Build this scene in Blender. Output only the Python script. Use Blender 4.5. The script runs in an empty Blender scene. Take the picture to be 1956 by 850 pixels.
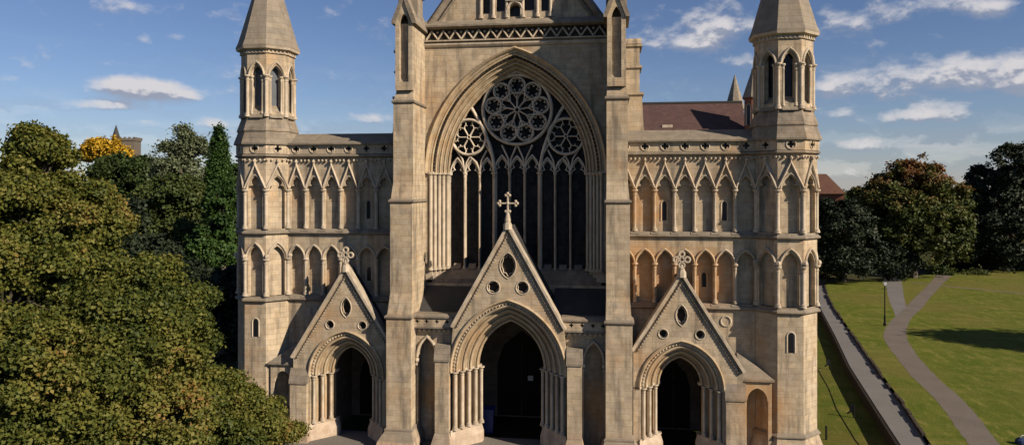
import bpy, math, random
import numpy as np
from mathutils import Vector, Matrix
from mathutils.geometry import tessellate_polygon
random.seed(7); RNG = np.random.default_rng(7)
PI = math.pi; rad = math.radians
scene = bpy.context.scene
COL = scene.collection

# ------------------------------------------------------------------ camera
FPX = 1362.0; TH = math.atan(.1374); CT, ST = math.cos(TH), math.sin(TH)
CAMX, CAMY, CAMZ = 5.376, -38.0, 14.0
def at(px, py, t):
    """point seen at photo pixel px,py at depth t metres along the optical axis"""
    u = (px-978)/FPX; v = (359-py)/FPX
    return Vector((CAMX+t*(u*CT-ST), CAMY+t*(CT+u*ST), CAMZ+t*v))
cd = bpy.data.cameras.new('camera'); cam = bpy.data.objects.new('camera', cd); COL.objects.link(cam)
cam.location = (CAMX, CAMY, CAMZ); cam.rotation_euler = (PI/2, 0, TH)
cd.sensor_width = 36; cd.lens = FPX/1956*36; cd.shift_y = (359-425)/1956
cd.clip_start = .1; cd.clip_end = 5000
scene.camera = cam

# ------------------------------------------------------------------ light
AZ, EL = rad(63.5), rad(31)
SUN = Vector((math.sin(AZ)*math.cos(EL), -math.cos(AZ)*math.cos(EL), math.sin(EL)))
ld = bpy.data.lights.new('sun', 'SUN'); sun = bpy.data.objects.new('sun', ld); COL.objects.link(sun)
ld.energy = 5.0; ld.angle = rad(.53); ld.color = (1, .862, .69)
sun.rotation_euler = (-SUN).to_track_quat('-Z', 'Y').to_euler(); sun.location = SUN*60
scene.view_settings.view_transform = 'Standard'; scene.view_settings.look = 'None'
scene.view_settings.exposure = .45; scene.view_settings.gamma = 1
scene.render.engine = 'CYCLES'
scene.cycles.max_bounces = 5; scene.cycles.diffuse_bounces = 1; scene.cycles.use_denoising = True

# ------------------------------------------------------------------ node helpers
class NT:
    def __init__(s, tree): s.t = tree; s.n = tree.nodes; s.l = tree.links; s.n.clear()
    def new(s, t, **kw):
        n = s.n.new(t)
        for k, v in kw.items(): setattr(n, k, v)
        return n
    def put(s, sock, v):
        if isinstance(v, bpy.types.NodeSocket): s.l.new(v, sock)
        elif v is not None:
            if isinstance(v, (tuple, list)) and len(v) == 3 and sock.type == 'RGBA': v = (*v, 1)
            sock.default_value = v
    def m(s, op, a, b=None, c=None, clamp=False):
        n = s.new('ShaderNodeMath', operation=op); n.use_clamp = clamp
        s.put(n.inputs[0], a)
        if b is not None: s.put(n.inputs[1], b)
        if c is not None: s.put(n.inputs[2], c)
        return n.outputs[0]
    def mix(s, f, a, b, mode='MIX'):
        n = s.new('ShaderNodeMix', data_type='RGBA', blend_type=mode)
        s.put(n.inputs[0], f); s.put(n.inputs[6], a); s.put(n.inputs[7], b); return n.outputs[2]
    def noise(s, vec, scale, detail=4, rough=.55, out=0, dist=0):
        n = s.new('ShaderNodeTexNoise'); s.put(n.inputs['Vector'], vec)
        n.inputs['Scale'].default_value = scale; n.inputs['Detail'].default_value = detail
        n.inputs['Roughness'].default_value = rough; n.inputs['Distortion'].default_value = dist
        return n.outputs[out]
    def ramp(s, f, stops):
        n = s.new('ShaderNodeValToRGB'); s.put(n.inputs[0], f); e = n.color_ramp.elements
        while len(e) < len(stops): e.new(.5)
        for i, (p, c) in enumerate(stops):
            e[i].position = p; e[i].color = (*c, 1) if len(c) == 3 else c
        return n.outputs[0]
    def rng(s, f, a, b, c=0, d=1, smooth=True):
        n = s.new('ShaderNodeMapRange', interpolation_type='SMOOTHSTEP' if smooth else 'LINEAR')
        for i, v in enumerate((f, a, b, c, d)): s.put(n.inputs[i], v)
        return n.outputs[0]
    def comb(s, x, y, z):
        n = s.new('ShaderNodeCombineXYZ'); s.put(n.inputs[0], x); s.put(n.inputs[1], y); s.put(n.inputs[2], z); return n.outputs[0]
    def sep(s, v):
        n = s.new('ShaderNodeSeparateXYZ'); s.put(n.inputs[0], v); return n.outputs
    def scale(s, v, sc):
        n = s.new('ShaderNodeVectorMath', operation='MULTIPLY'); s.put(n.inputs[0], v); n.inputs[1].default_value = sc; return n.outputs[0]
def newmat(name):
    m = bpy.data.materials.new(name); m.use_nodes = True
    return m, NT(m.node_tree)
def finish(t, col, rough=.9, spec=.2, bump=None, bstr=.4, bdist=.02, metal=0, trans=None):
    b = t.new('ShaderNodeBsdfPrincipled'); o = t.new('ShaderNodeOutputMaterial')
    t.put(b.inputs['Base Color'], col); t.put(b.inputs['Roughness'], rough)
    b.inputs['Specular IOR Level'].default_value = spec; b.inputs['Metallic'].default_value = metal
    if bump is not None:
        n = t.new('ShaderNodeBump'); n.inputs['Strength'].default_value = bstr; n.inputs['Distance'].default_value = bdist
        t.put(n.inputs['Height'], bump); t.l.new(n.outputs[0], b.inputs['Normal'])
    if trans is not None:
        tr = t.new('ShaderNodeBsdfTranslucent'); t.put(tr.inputs[0], trans[0])
        mx = t.new('ShaderNodeMixShader'); mx.inputs[0].default_value = trans[1]
        t.l.new(b.outputs[0], mx.inputs[1]); t.l.new(tr.outputs[0], mx.inputs[2]); t.l.new(mx.outputs[0], o.inputs[0])
    else: t.l.new(b.outputs[0], o.inputs[0])

def stone_mat(name, base=(.488, .402, .292), alt=(.395, .315, .215), joints=True, lichen=.95, dirt=.68, course=.30, blk=.72, warm=.48):
    m, t = newmat(name)
    geo = t.new('ShaderNodeNewGeometry'); pos = geo.outputs['Position']; nrm = geo.outputs['True Normal']
    px, py, pz = t.sep(pos); nx, ny, nz = t.sep(nrm)
    u = t.m('SUBTRACT', t.m('MULTIPLY', py, nx), t.m('MULTIPLY', px, ny))
    n1 = t.noise(pos, .35, 5, .6); n2 = t.noise(pos, 2.2, 5, .6); n3 = t.noise(pos, 14, 4, .7)
    nw = t.noise(t.scale(pos, (1.6, 1.6, .22)), 1.5, 4, .6)
    col = t.mix(t.rng(n2, .35, .65), base, alt)
    br = None
    if joints:
        b = t.new('ShaderNodeTexBrick'); b.offset = .5; b.squash = 1
        t.put(b.inputs['Vector'], t.comb(u, pz, 0.0))
        b.inputs['Scale'].default_value = 1; b.inputs['Brick Width'].default_value = blk; b.inputs['Row Height'].default_value = course
        b.inputs['Mortar Size'].default_value = .012; b.inputs['Mortar Smooth'].default_value = .3; b.inputs['Bias'].default_value = 0
        t.put(b.inputs['Color1'], (.85, .85, .87)); t.put(b.inputs['Color2'], (1.12, 1.09, 1.04)); t.put(b.inputs['Mortar'], (.80, .77, .72))
        col = t.mix(.8, col, b.outputs['Color'], 'MULTIPLY'); br = b.outputs['Fac']
    col = t.mix(t.m('MULTIPLY', t.rng(n1, .5, .72), warm), col, (.42, .235, .10))                       # ironstone tint
    col = t.mix(t.m('MULTIPLY', t.rng(nw, .47, .72), dirt), col, (.115, .10, .082))                      # rain streaks
    col = t.mix(t.m('MULTIPLY', t.rng(n3, .50, .8), .35), col, (.15, .125, .09))
    low = t.m('MULTIPLY', t.rng(pz, 1.5, .2), t.rng(n2, .3, .6, .25, .8))
    col = t.mix(t.m('MULTIPLY', low, .5), col, (.36, .22, .17))                                          # pink damp plinth
    # ochre stains with warm reflected light painted in, mostly on the south wing
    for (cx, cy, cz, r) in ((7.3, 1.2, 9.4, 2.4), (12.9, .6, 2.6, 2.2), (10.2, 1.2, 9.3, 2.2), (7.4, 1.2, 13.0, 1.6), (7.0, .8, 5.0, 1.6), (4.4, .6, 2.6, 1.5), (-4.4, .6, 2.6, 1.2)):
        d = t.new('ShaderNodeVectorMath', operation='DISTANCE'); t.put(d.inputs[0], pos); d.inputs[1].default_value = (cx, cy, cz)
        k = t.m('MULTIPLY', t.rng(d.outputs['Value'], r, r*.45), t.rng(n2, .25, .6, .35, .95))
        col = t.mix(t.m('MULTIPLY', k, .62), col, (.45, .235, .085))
    n6 = t.noise(pos, .8, 6, .7); col = t.mix(t.m('MULTIPLY', t.rng(n6, .54, .66), .42), col, (.22, .19, .15))
    if lichen:
        up = t.rng(nz, .25, .6)
        col = t.mix(t.m('MULTIPLY', up, t.rng(n2, .2, .7, lichen*.55, lichen)), col, (.19, .165, .125))
    h = t.m('ADD', t.m('MULTIPLY', n3, .6), n2)
    if br is not None: h = t.m('SUBTRACT', h, t.m('MULTIPLY', br, .8))
    finish(t, col, .92, .12, h, .55, .03)
    return m
M = {}
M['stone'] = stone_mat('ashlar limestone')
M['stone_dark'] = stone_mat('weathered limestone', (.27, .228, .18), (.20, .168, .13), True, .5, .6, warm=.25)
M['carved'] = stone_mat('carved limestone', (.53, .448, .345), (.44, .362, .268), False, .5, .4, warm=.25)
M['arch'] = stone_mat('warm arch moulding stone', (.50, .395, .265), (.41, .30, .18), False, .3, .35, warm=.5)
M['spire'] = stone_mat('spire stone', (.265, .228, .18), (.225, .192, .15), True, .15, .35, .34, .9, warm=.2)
M['inner'] = stone_mat('shade darkened porch stone', (.16, .12, .085), (.12, .09, .065), True, 0, .5, warm=.1)  # stone colour darkened to stand for shade within the porches
def flat_mat(name, c, rough=.8, spec=.2, var=.25, sc=3.0, bstr=.3, metal=0):
    m, t = newmat(name); geo = t.new('ShaderNodeNewGeometry'); n = t.noise(geo.outputs['Position'], sc, 5, .6)
    col = t.mix(n, tuple(x*(1-var) for x in c), tuple(min(1, x*(1+var)) for x in c))
    finish(t, col, rough, spec, n, bstr, .02, metal); return m
M['void'] = flat_mat('dark glass and hole shade', (.010, .010, .012), .35, .3, .4, 1.5, .15)
def glass_mat():
    m, t = newmat('leaded window glass'); geo = t.new('ShaderNodeNewGeometry'); px, py, pz = t.sep(geo.outputs['Position'])
    b = t.new('ShaderNodeTexBrick'); b.offset = 0; t.put(b.inputs['Vector'], t.comb(px, pz, 0.0)); b.inputs['Scale'].default_value = 1
    b.inputs['Brick Width'].default_value = .222; b.inputs['Row Height'].default_value = .30; b.inputs['Mortar Size'].default_value = .012
    t.put(b.inputs['Color1'], (.006, .006, .008)); t.put(b.inputs['Color2'], (.018, .017, .018)); t.put(b.inputs['Mortar'], (.028, .027, .026))
    n = t.noise(geo.outputs['Position'], 2.5, 3, .6)
    finish(t, b.outputs['Color'], t.rng(n, .3, .7, .35, .75), .22, t.m('ADD', n, b.outputs['Fac']), .5, .02); return m
M['leaded'] = glass_mat()
M['louvre'] = flat_mat('grey blue belfry boarding', (.10, .11, .125), .7, .2, .4, 2)
M['lead'] = flat_mat('lead roof', (.045, .043, .042), .75, .2, .35, 1.6)
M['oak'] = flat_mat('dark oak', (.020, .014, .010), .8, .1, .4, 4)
M['iron'] = flat_mat('black iron', (.013, .013, .014), .8, .1, .3, 8)
M['blue'] = flat_mat('blue plastic', (.006, .022, .11), .45, .4, .2, 3)
M['white'] = flat_mat('white card', (.55, .55, .52), .7, .2, .1, 3)
M['glassl'] = flat_mat('lamp glass', (.55, .58, .58), .2, .5, .1, 3)
M['cloth'] = flat_mat('blue black cloth', (.03, .045, .10), .9, .1, .4, 9)
def tile_mat(name, c1, c2, w=.25, hgt=.16):
    m, t = newmat(name); geo = t.new('ShaderNodeNewGeometry'); pos = geo.outputs['Position']
    px, py, pz = t.sep(pos); nx, ny, nz = t.sep(geo.outputs['True Normal'])
    u = t.m('SUBTRACT', t.m('MULTIPLY', py, nx), t.m('MULTIPLY', px, ny))
    b = t.new('ShaderNodeTexBrick'); t.put(b.inputs['Vector'], t.comb(u, pz, 0.0)); b.inputs['Scale'].default_value = 1
    b.inputs['Brick Width'].default_value = w; b.inputs['Row Height'].default_value = hgt; b.inputs['Mortar Size'].default_value = .01
    t.put(b.inputs['Color1'], c1); t.put(b.inputs['Color2'], c2); t.put(b.inputs['Mortar'], tuple(x*.5 for x in c1))
    n = t.noise(pos, .4, 5, .6)
    col = t.mix(t.m('MULTIPLY', t.rng(n, .4, .7), .4), b.outputs['Color'], tuple(x*.6 for x in c2))
    finish(t, col, .85, .2, n, .3); return m
M['tile'] = tile_mat('red brown roof tiles', (.078, .046, .042), (.102, .058, .050), .5, .35)
M['brick'] = tile_mat('red brick', (.20, .075, .045), (.25, .10, .06), .45, .15)
M['flint'] = flat_mat('flint and stone', (.13, .11, .088), .9, .1, .4, 1.2)

def grass_mat(name, a, b, c, fsc=1.0):
    m, t = newmat(name); geo = t.new('ShaderNodeNewGeometry'); pos = geo.outputs['Position']
    n1 = t.noise(pos, .09*fsc, 5, .6); n2 = t.noise(pos, .55*fsc, 6, .65); n3 = t.noise(pos, 9, 4, .8)
    nm = t.noise(t.scale(pos, (.16, .9, 1)), 1.0, 4, .6)        # mowing swathes
    col = t.mix(t.rng(n2, .35, .68), a, b)
    n4 = t.noise(t.scale(pos, (1.0, .35, 1)), 1.6, 6, .7); col = t.mix(t.m('MULTIPLY', t.rng(n4, .50, .70), .75), col, tuple(x*1.55 for x in c)); col = t.mix(t.m('MULTIPLY', t.rng(n4, .46, .28), .5), col, tuple(x*.55 for x in a))
    col = t.mix(t.m('MULTIPLY', t.rng(n1, .42, .65), .75), col, c)
    col = t.mix(t.m('MULTIPLY', t.rng(nm, .5, .7), .45), col, tuple(x*1.35 for x in c))
    col = t.mix(.55, col, t.ramp(n3, [(.25, (.45, .45, .45)), (.75, (1.45, 1.45, 1.4))]), 'MULTIPLY')
    finish(t, col, .95, .05, t.m('ADD', n3, n2), .8, .08); return m
M['lawn'] = grass_mat('mown lawn', (.080, .108, .014), (.115, .128, .022), (.140, .122, .034))
M['lawn_low'] = grass_mat('lower lawn grass', (.070, .094, .013), (.098, .108, .019), (.115, .10, .026))  # a darker green than the upper lawn
M['ground'] = grass_mat('rough grass', (.03, .038, .010), (.045, .046, .014), (.05, .045, .02))
def path_mat(name, c, sc=40):
    m, t = newmat(name); geo = t.new('ShaderNodeNewGeometry'); pos = geo.outputs['Position']
    n1 = t.noise(pos, .5, 5, .6); n2 = t.noise(pos, sc, 3, .8)
    col = t.mix(n1, tuple(x*.75 for x in c), tuple(x*1.2 for x in c))
    col = t.mix(.5, col, t.ramp(n2, [(.3, (.55, .55, .55)), (.7, (1.4, 1.4, 1.4))]), 'MULTIPLY')
    finish(t, col, .93, .1, n2, .5, .02); return m
M['path'] = path_mat('buff tarmac path', (.142, .120, .100), 12)
M['terrace'] = path_mat('grey tarmac path', (.158, .149, .140), 12)
M['paving'] = path_mat('pale stone paving', (.17, .155, .135), 9)
M['shade_stone'] = path_mat('stone darkened for shade', (.045, .036, .028), 4)  # dark colour stands in for shade on wall faces and in recesses

# ------------------------------------------------------------------ mesh helpers
class MB:
    def __init__(s): s.v = []; s.f = []
    def add(s, vs, fs):
        o = len(s.v); s.v += [tuple(v) for v in vs]; s.f += [tuple(o+i for i in f) for f in fs]
    def build(s, name, mat, parent=None, smooth=False, recalc=True):
        me = bpy.data.meshes.new(name); me.from_pydata(s.v, [], s.f); me.update()
        if recalc:
            import bmesh
            bm = bmesh.new(); bm.from_mesh(me); bmesh.ops.recalc_face_normals(bm, faces=bm.faces); bm.to_mesh(me); bm.free()
        if smooth:
            me.polygons.foreach_set('use_smooth', [True]*len(me.polygons))
            me.set_sharp_from_angle(angle=rad(40))
        me.materials.append(M[mat] if isinstance(mat, str) else mat)
        o = bpy.data.objects.new(name, me); COL.objects.link(o)
        if parent is not None: o.parent = parent
        return o
def thing(name, label, cat, loc=(0, 0, 0), group=None):
    o = bpy.data.objects.new(name, None); COL.objects.link(o); o.location = loc; o.empty_display_size = .3
    return tag(o, label, cat, group)
def tag(o, label, cat, group=None):
    o['label'] = label; o['category'] = cat
    if group: o['group'] = group
    return o
def struct(o, kind='structure'): o['kind'] = kind; return o

class Frame:     # u along a wall, d into it, w up
    def __init__(s, o=(0, 0, 0), u=(1, 0, 0), d=(0, 1, 0)): s.o = Vector(o); s.u = Vector(u); s.d = Vector(d)
    def __call__(s, u, d, w): return s.o + s.u*u + s.d*d + Vector((0, 0, w))
FA = {1: Frame(), -1: Frame((0, 0, 0), (-1, 0, 0))}

def box(mb, F, u0, u1, d0, d1, w0, w1):
    vs = [F(u, d, w) for w in (w0, w1) for d in (d0, d1) for u in (u0, u1)]
    mb.add(vs, [(0, 1, 3, 2), (4, 6, 7, 5), (0, 4, 5, 1), (2, 3, 7, 6), (0, 2, 6, 4), (1, 5, 7, 3)])
def plate(mb, F, outer, holes, d0, d1, back=False):
    polys = [[Vector((p[0], p[1], 0)) for p in outer]] + [[Vector((p[0], p[1], 0)) for p in h] for h in holes]
    flat = [p for q in polys for p in q]
    tris = tessellate_polygon(polys)
    mb.add([F(p.x, d0, p.y) for p in flat], tris)
    if back: mb.add([F(p.x, d1, p.y) for p in flat], tris)
    for q in polys:
        n = len(q); vs = [F(p.x, d0, p.y) for p in q] + [F(p.x, d1, p.y) for p in q]
        mb.add(vs, [(i, (i+1) % n, n+(i+1) % n, n+i) for i in range(n)])
def prism(mb, F, prof, u0, u1):
    """profile in (d,w) extruded along u"""
    n = len(prof); vs = [F(u0, d, w) for d, w in prof]+[F(u1, d, w) for d, w in prof]
    mb.add(vs, [(i, (i+1) % n, n+(i+1) % n, n+i) for i in range(n)] + [tuple(range(n)), tuple(range(2*n-1, n-1, -1))])
def arc(cx, half, spring, rise, n=10, cusp=0):
    """pointed arch from left springing to right springing"""
    if rise < half: rise = half
    R = (half*half+rise*rise)/(2*half); e = R-half; pa = math.acos(-e/R) if e > 0 else PI/2
    L = []
    for i in range(n+1):
        t = i/n; a = PI-(PI-pa)*t
        r = R
        x = cx+e+r*math.cos(a); z = spring+r*math.sin(a)
        if cusp:
            k = cusp*math.exp(-((t-.38)/.10)**2)
            mx, mz = cx, spring+rise*.25
            dx, dz = mx-x, mz-z; q = math.hypot(dx, dz) or 1; x += dx/q*k; z += dz/q*k
        L.append((x, z))
    L[-1] = (cx, spring+rise)
    return L+[(2*cx-x, z) for x, z in L[-2::-1]]
def opening(cx, half, base, spring, rise, n=10, cusp=0):
    return [(cx-half, base)]+arc(cx, half, spring, rise, n, cusp)+[(cx+half, base)]
def bar(mb, F, pts, w, d0, d1, closed=False, ch=.42):
    """moulded stone bar following pts (u,w) ; front chamfered"""
    n = len(pts); sec = [(-.5, d1), (-.5, d0+w*ch), (-.5+ch*.9, d0), (.5-ch*.9, d0), (.5, d0+w*ch), (.5, d1)]
    vs = []
    for i, p in enumerate(pts):
        a = pts[(i-1) % n] if closed or i > 0 else None; b = pts[(i+1) % n] if closed or i < n-1 else None
        def nr(p, q):
            dx, dz = q[0]-p[0], q[1]-p[1]; L = math.hypot(dx, dz) or 1; return (-dz/L, dx/L)
        if a and b:
            n1, n2 = nr(a, p), nr(p, b); mx, mz = n1[0]+n2[0], n1[1]+n2[1]; L = math.hypot(mx, mz) or 1
            mx /= L; mz /= L; k = 1/max(.45, mx*n1[0]+mz*n1[1]); N = (mx*k, mz*k)
        else: N = nr(a, p) if a else nr(p, b)
        for s, d in sec: vs.append(F(p[0]+N[0]*w*s, d, p[1]+N[1]*w*s))
    m = len(sec); fs = []
    for i in range(n if closed else n-1):
        j = (i+1) % n
        for k in range(m): fs.append((i*m+k, i*m+(k+1) % m, j*m+(k+1) % m, j*m+k))
    if not closed: fs += [tuple(range(m)), tuple(range((n-1)*m, n*m))]
    mb.add(vs, fs)
def circ(cx, cz, r, n=24, a0=0): return [(cx+r*math.cos(a0+2*PI*i/n), cz+r*math.sin(a0+2*PI*i/n)) for i in range(n)]
def foil(cx, cz, r, k, n=6, a0=PI/2, depth=.55):
    """multifoil outline"""
    out = []; rl = r*depth*.62; rc = r-rl
    for j in range(k):
        a = a0+2*PI*j/k; hx, hz = cx+rc*math.cos(a), cz+rc*math.sin(a)
        sp = PI*.5+PI/k*.55
        for i in range(n): b = a-sp+2*sp*i/(n-1); out.append((hx+rl*math.cos(b), hz+rl*math.sin(b)))
    return out
def lathe(mb, c, prof, n=10, F=None):
    vs = []
    for r, z in prof:
        for i in range(n): a = 2*PI*(i+.5)/n; vs.append((c[0]+r*math.cos(a), c[1]+r*math.sin(a), z))
    m = len(prof); fs = [(k*n+i, k*n+(i+1) % n, (k+1)*n+(i+1) % n, (k+1)*n+i) for k in range(m-1) for i in range(n)]
    fs += [tuple(range(n)), tuple(range((m-1)*n, m*n))]
    mb.add(vs, fs)
def column_prof(z0, z1, r, cap=.32):
    return [(r*1.75, z0), (r*1.75, z0+.07), (r*1.5, z0+.09), (r*1.55, z0+.15), (r*1.05, z0+.2), (r, z0+.24),
            (r, z1-cap), (r*1.25, z1-cap+.02), (r*1.25, z1-cap+.06), (r*1.02, z1-cap+.08), (r*1.15, z1-cap*.45), (r*1.75, z1-cap*.28), (r*2.0, z1-cap*.25), (r*2.0, z1-.02), (r*1.8, z1)]
def shaft(name, x, y, z0, z1, r, parent, mat='carved', n=10, cap=.32):
    mb = MB(); lathe(mb, (x, y), column_prof(z0, z1, r, cap), n); return mb.build(name, mat, parent, smooth=True)
def loft(mb, rings):
    n = len(rings[0]); vs = [p for r in rings for p in r]
    fs = [(k*n+i, k*n+(i+1) % n, (k+1)*n+(i+1) % n, (k+1)*n+i) for k in range(len(rings)-1) for i in range(n)]
    fs += [tuple(range(n)), tuple(range((len(rings)-1)*n, len(rings)*n))]
    mb.add(vs, fs)
def octring(c, ap, z):
    R = ap/math.cos(PI/8); return [(c[0]+R*math.cos(PI/8+i*PI/4), c[1]+R*math.sin(PI/8+i*PI/4), z) for i in range(8)]
def tube(mb, pts, radii, n=6):
    rings = []; prev = None
    for i, p in enumerate(pts):
        p = Vector(p); d = (Vector(pts[min(i+1, len(pts)-1)])-Vector(pts[max(i-1, 0)])).normalized()
        a = d.cross(Vector((0, 0, 1)) if abs(d.z) < .9 else Vector((1, 0, 0))).normalized(); b = d.cross(a)
        if prev is not None and a.dot(prev) < 0: a = -a; b = -b
        prev = a
        rings.append([p+(a*math.cos(2*PI*k/n)+b*math.sin(2*PI*k/n))*radii[i] for k in range(n)])
    loft(mb, rings)
def order_profile(N, D, y0, y1, rr=None):
    """stepped and rolled arch section, from outer (d=D,y0) to inner (0,y1)"""
    P = [(D, y0)]; dd = D/N; dy = (y1-y0)/N; rr = rr or min(dd, dy)*.30
    for i in range(N):
        a = D-dd*(i+1); y = y0+dy*i
        P += [(a+rr*2.6, y), (a+rr*2.2, y+rr*.9)]
        for k in range(7):
            q = rad(-25+k*230/6); P.append((a+rr*1.05+rr*math.cos(q), y+rr*1.0-rr*math.sin(q)))
        P += [(a+rr*1.7, y+rr*2.3), (a+rr*2.6, y+rr*2.9), (a+rr*1.6, y+rr*3.4), (a, y+rr*3.5), (a, y+dy)]
        # a hollow with a second small roll on the soffit side
    return P
def sweep_arch(mb, F, cx, half, spring, rise, prof, n=24):
    R0 = (half*half+rise*rise)/(2*half); e = R0-half; cols = []
    for side in (-1, 1):
        seq = []
        for i in range(n+1):
            t = i/n; row = []
            for d, y in prof:
                R = R0+d; pa = math.acos(-e/R); a = PI-(PI-pa)*t
                x = e+R*math.cos(a); z = spring+R*math.sin(a)
                row.append(F(cx+x*(1 if side < 0 else -1), y, z))
            seq.append(row)
        cols += seq if side < 0 else seq[-2::-1]
    m = len(prof); vs = [p for r in cols for p in r]
    mb.add(vs, [(i*m+k, i*m+k+1, (i+1)*m+k+1, (i+1)*m+k) for i in range(len(cols)-1) for k in range(m-1)])
def ball(mb, p, r, n=6): lathe(mb, (p[0], p[1]), [(r*math.sin(PI*k/4)+.001, p[2]-r*math.cos(PI*k/4)) for k in range(5)], n)

# ------------------------------------------------------------------ cathedral
cath = thing('cathedral', 'pale stone gothic cathedral front with two octagonal turrets, traceried window and three gabled portals', 'cathedral')
YW = .95      # plane of the aisle walls

def arcade(mb, F, bays, z0, z1, half, base, spring, rise, d0, d1, cusp=0, u0=None, u1=None):
    outer = [(u0, z0), (u1, z0), (u1, z1), (u0, z1)]
    holes = [opening(c, half, base, spring, rise, 8, cusp) for c in bays]
    plate(mb, F, outer, holes, d0, d1)
def slit(F, u, w0, w1, d, parent, half=.11):
    a = MB(); bar(a, F, opening(u, half+.07, w0, w1-.18, .2, 5), .10, d-.04, d+.02)
    fr = a.build('slit_window', 'carved', parent)
    b = MB(); plate(b, F, opening(u, half, w0, w1-.18, .17, 5), [], d-.012, d+.01); b.build('pane', 'void', fr)
def niche_window(F, u, w0, w1, d, parent, half=.11): slit(F, u, w0, w1, d, parent, half)

def gablets(mb, F, bays, hb, zf, za, d):
    for c in bays: bar(mb, F, [(c-hb, zf), (c, za), (c+hb, zf)], .10, d-.13, d+.02)
def corbels(mb, F, us, z, d, r=.075):
    for u in us:
        p = F(u, d-.05, z); ball(mb, p, r)
def drip(mb, F, u0, u1, z0, z1, d, proj):
    """string course: undercut below, weathered slope above"""
    prism(mb, F, [(d+.05, z0-.06), (d-proj*.5, z0), (d-proj, z0+.05), (d-proj, z0+.12), (d+.02, z1), (d+.05, z1)], u0, u1)

def aisle(s):
    F = FA[s]; u0, u1 = 5.6, 13.5
    w = MB()
    # plain lower wall and the backs of the arcades
    plate(w, F, [(u0, 0), (u1, 0), (u1, 7.62), (u0, 7.62)], [[(7.9, 0), (10.2, 0), (10.2, 5.6), (7.9, 5.6)][::1]] if False else [], YW, YW+.6) if False else None
    # wall is cut for the doorway behind the portal
    plate(w, F, [(u0, 0), (9.04-1.35, 0), (9.04-1.35, 5.4), (9.04+1.35, 5.4), (9.04+1.35, 0), (u1, 0), (u1, 7.62), (u0, 7.62)], [], YW, YW+.6)
    box(w, F, u0, u1, YW+.35, YW+.9, 7.62, 11.5); box(w, F, u0, u1, YW+.26, YW+.9, 11.5, 16.0)
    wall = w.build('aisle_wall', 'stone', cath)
    bays = [7.234+1.048*k-1.048 for k in range(7)]; cols = [6.71+1.048*k for k in range(7)]
    a = MB(); arcade(a, F, bays, 7.84, 11.34, .425, 7.86, 9.93, .66, YW, YW+.36, 0, u0, u1); a.build('lower_arcade', 'stone', wall)
    a = MB(); arcade(a, F, bays, 11.62, 15.82, .43, 11.66, 13.86, .72, YW, YW+.27, .19, u0, u1); a.build('upper_arcade', 'stone', wall)
    h = MB()
    for c in bays: bar(h, F, arc(c, .50, 9.95, .78, 8), .11, YW-.10, YW+.02)
    h.build('hood_mould', 'carved', wall)
    g = MB(); gablets(g, F, bays, .524, 13.98, 15.3, YW)
    for c in bays:
        bar(g, F, arc(c, .47, 13.88, .80, 8), .07, YW-.07, YW+.02)
        bar(g, F, [(c, 15.25), (c, 15.62)], .085, YW-.14, YW+.02); ball(g, F(c, YW-.14, 15.5), .09)
    g.build('gablet_frieze', 'carved', wall)
    for za, zb, pj in ((7.56, 7.86, .17), (11.36, 11.66, .17), (15.74, 15.97, .20)):
        st = MB(); drip(st, F, u0, u1, za, zb, YW, pj)
        if zb < 15:
            for c in cols: prism(st, Frame(F(c, 0, 0), F.u, F.d), [(YW-.16, zb-.12), (YW+.2, zb-.12), (YW+.2, zb+.01), (YW+.0, zb+.01)], -.22, .22)
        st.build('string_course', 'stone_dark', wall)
    cb = MB(); corbels(cb, F, [b+.524 for b in bays]+[b+.3 for b in bays]+[b-.3 for b in bays], 15.56, YW-.04, .07); cb.build('corbel_table', 'carved', wall)
    p = MB()
    hx = [b for b in bays]
    plate(p, F, [(u0, 15.93), (u1, 15.93), (u1, 16.5), (u0, 16.5)], [foil(c, 16.22, .19, 4) for c in hx], YW-.10, YW+.10)
    box(p, F, u0, u1, YW+.32, YW+.8, 15.9, 16.5)
    pp = p.build('parapet', 'stone', wall)
    for c in hx:
        p = MB(); bar(p, F, circ(c, 16.22, .22, 16), .06, YW-.14, YW-.09, True); p.build('quatrefoil_rim', 'carved', wall)
        p = MB(); box(p, F, c-.24, c+.24, YW+.16, YW+.20, 15.96, 16.47); p.build('hole_shade', 'void', wall)  # dark backing stands in for the shade inside the hole
    p = MB(); prism(p, F, [(YW-.28, 16.46), (YW-.28, 16.55), (YW+1.1, 17.17), (YW+1.3, 17.17), (YW+1.3, 16.46)], u0, u1)
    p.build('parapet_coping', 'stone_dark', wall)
    for k, c in enumerate(cols):
        if c < 6.6 - .5 and s > 0: continue
        x, y, _ = F(c, YW+.05, 0)
        shaft('arcade_column', x, y, 7.88, 9.98, .085, wall)
        shaft('arcade_column', x, y, 11.68, 13.92, .085, wall)
    sl_up = (bays[2],) if s > 0 else (bays[2],)
    for c in sl_up: slit(F, c, 12.25, 13.3, YW+.26, wall)
    slit(F, bays[5], 12.25, 13.3, YW+.26, wall) if s > 0 else None
    slit(F, bays[4 if s > 0 else 2], 8.7, 9.5, YW+.35, wall)
    r = MB(); bar(r, F, circ(11.45, 6.95, .26, 16), .12, YW-.05, YW+.02, True); r.build('wall_roundel', 'carved', wall)
    # aisle body running back behind the front
    b = MB(); box(b, F, 6.6, 13.2, 5.2, 88, 0, 12.6); b.build('aisle_body', 'stone_dark', cath)
    b = MB(); prism(b, Frame((0, 0, 0), (0, 1, 0), (s, 0, 0)), [(6.6, 14.6), (13.3, 12.5), (13.3, 12.62), (6.6, 14.8)], 2.4, 88); b.build('aisle_roof', 'lead', cath)
for s in (1, -1): aisle(s)

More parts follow.
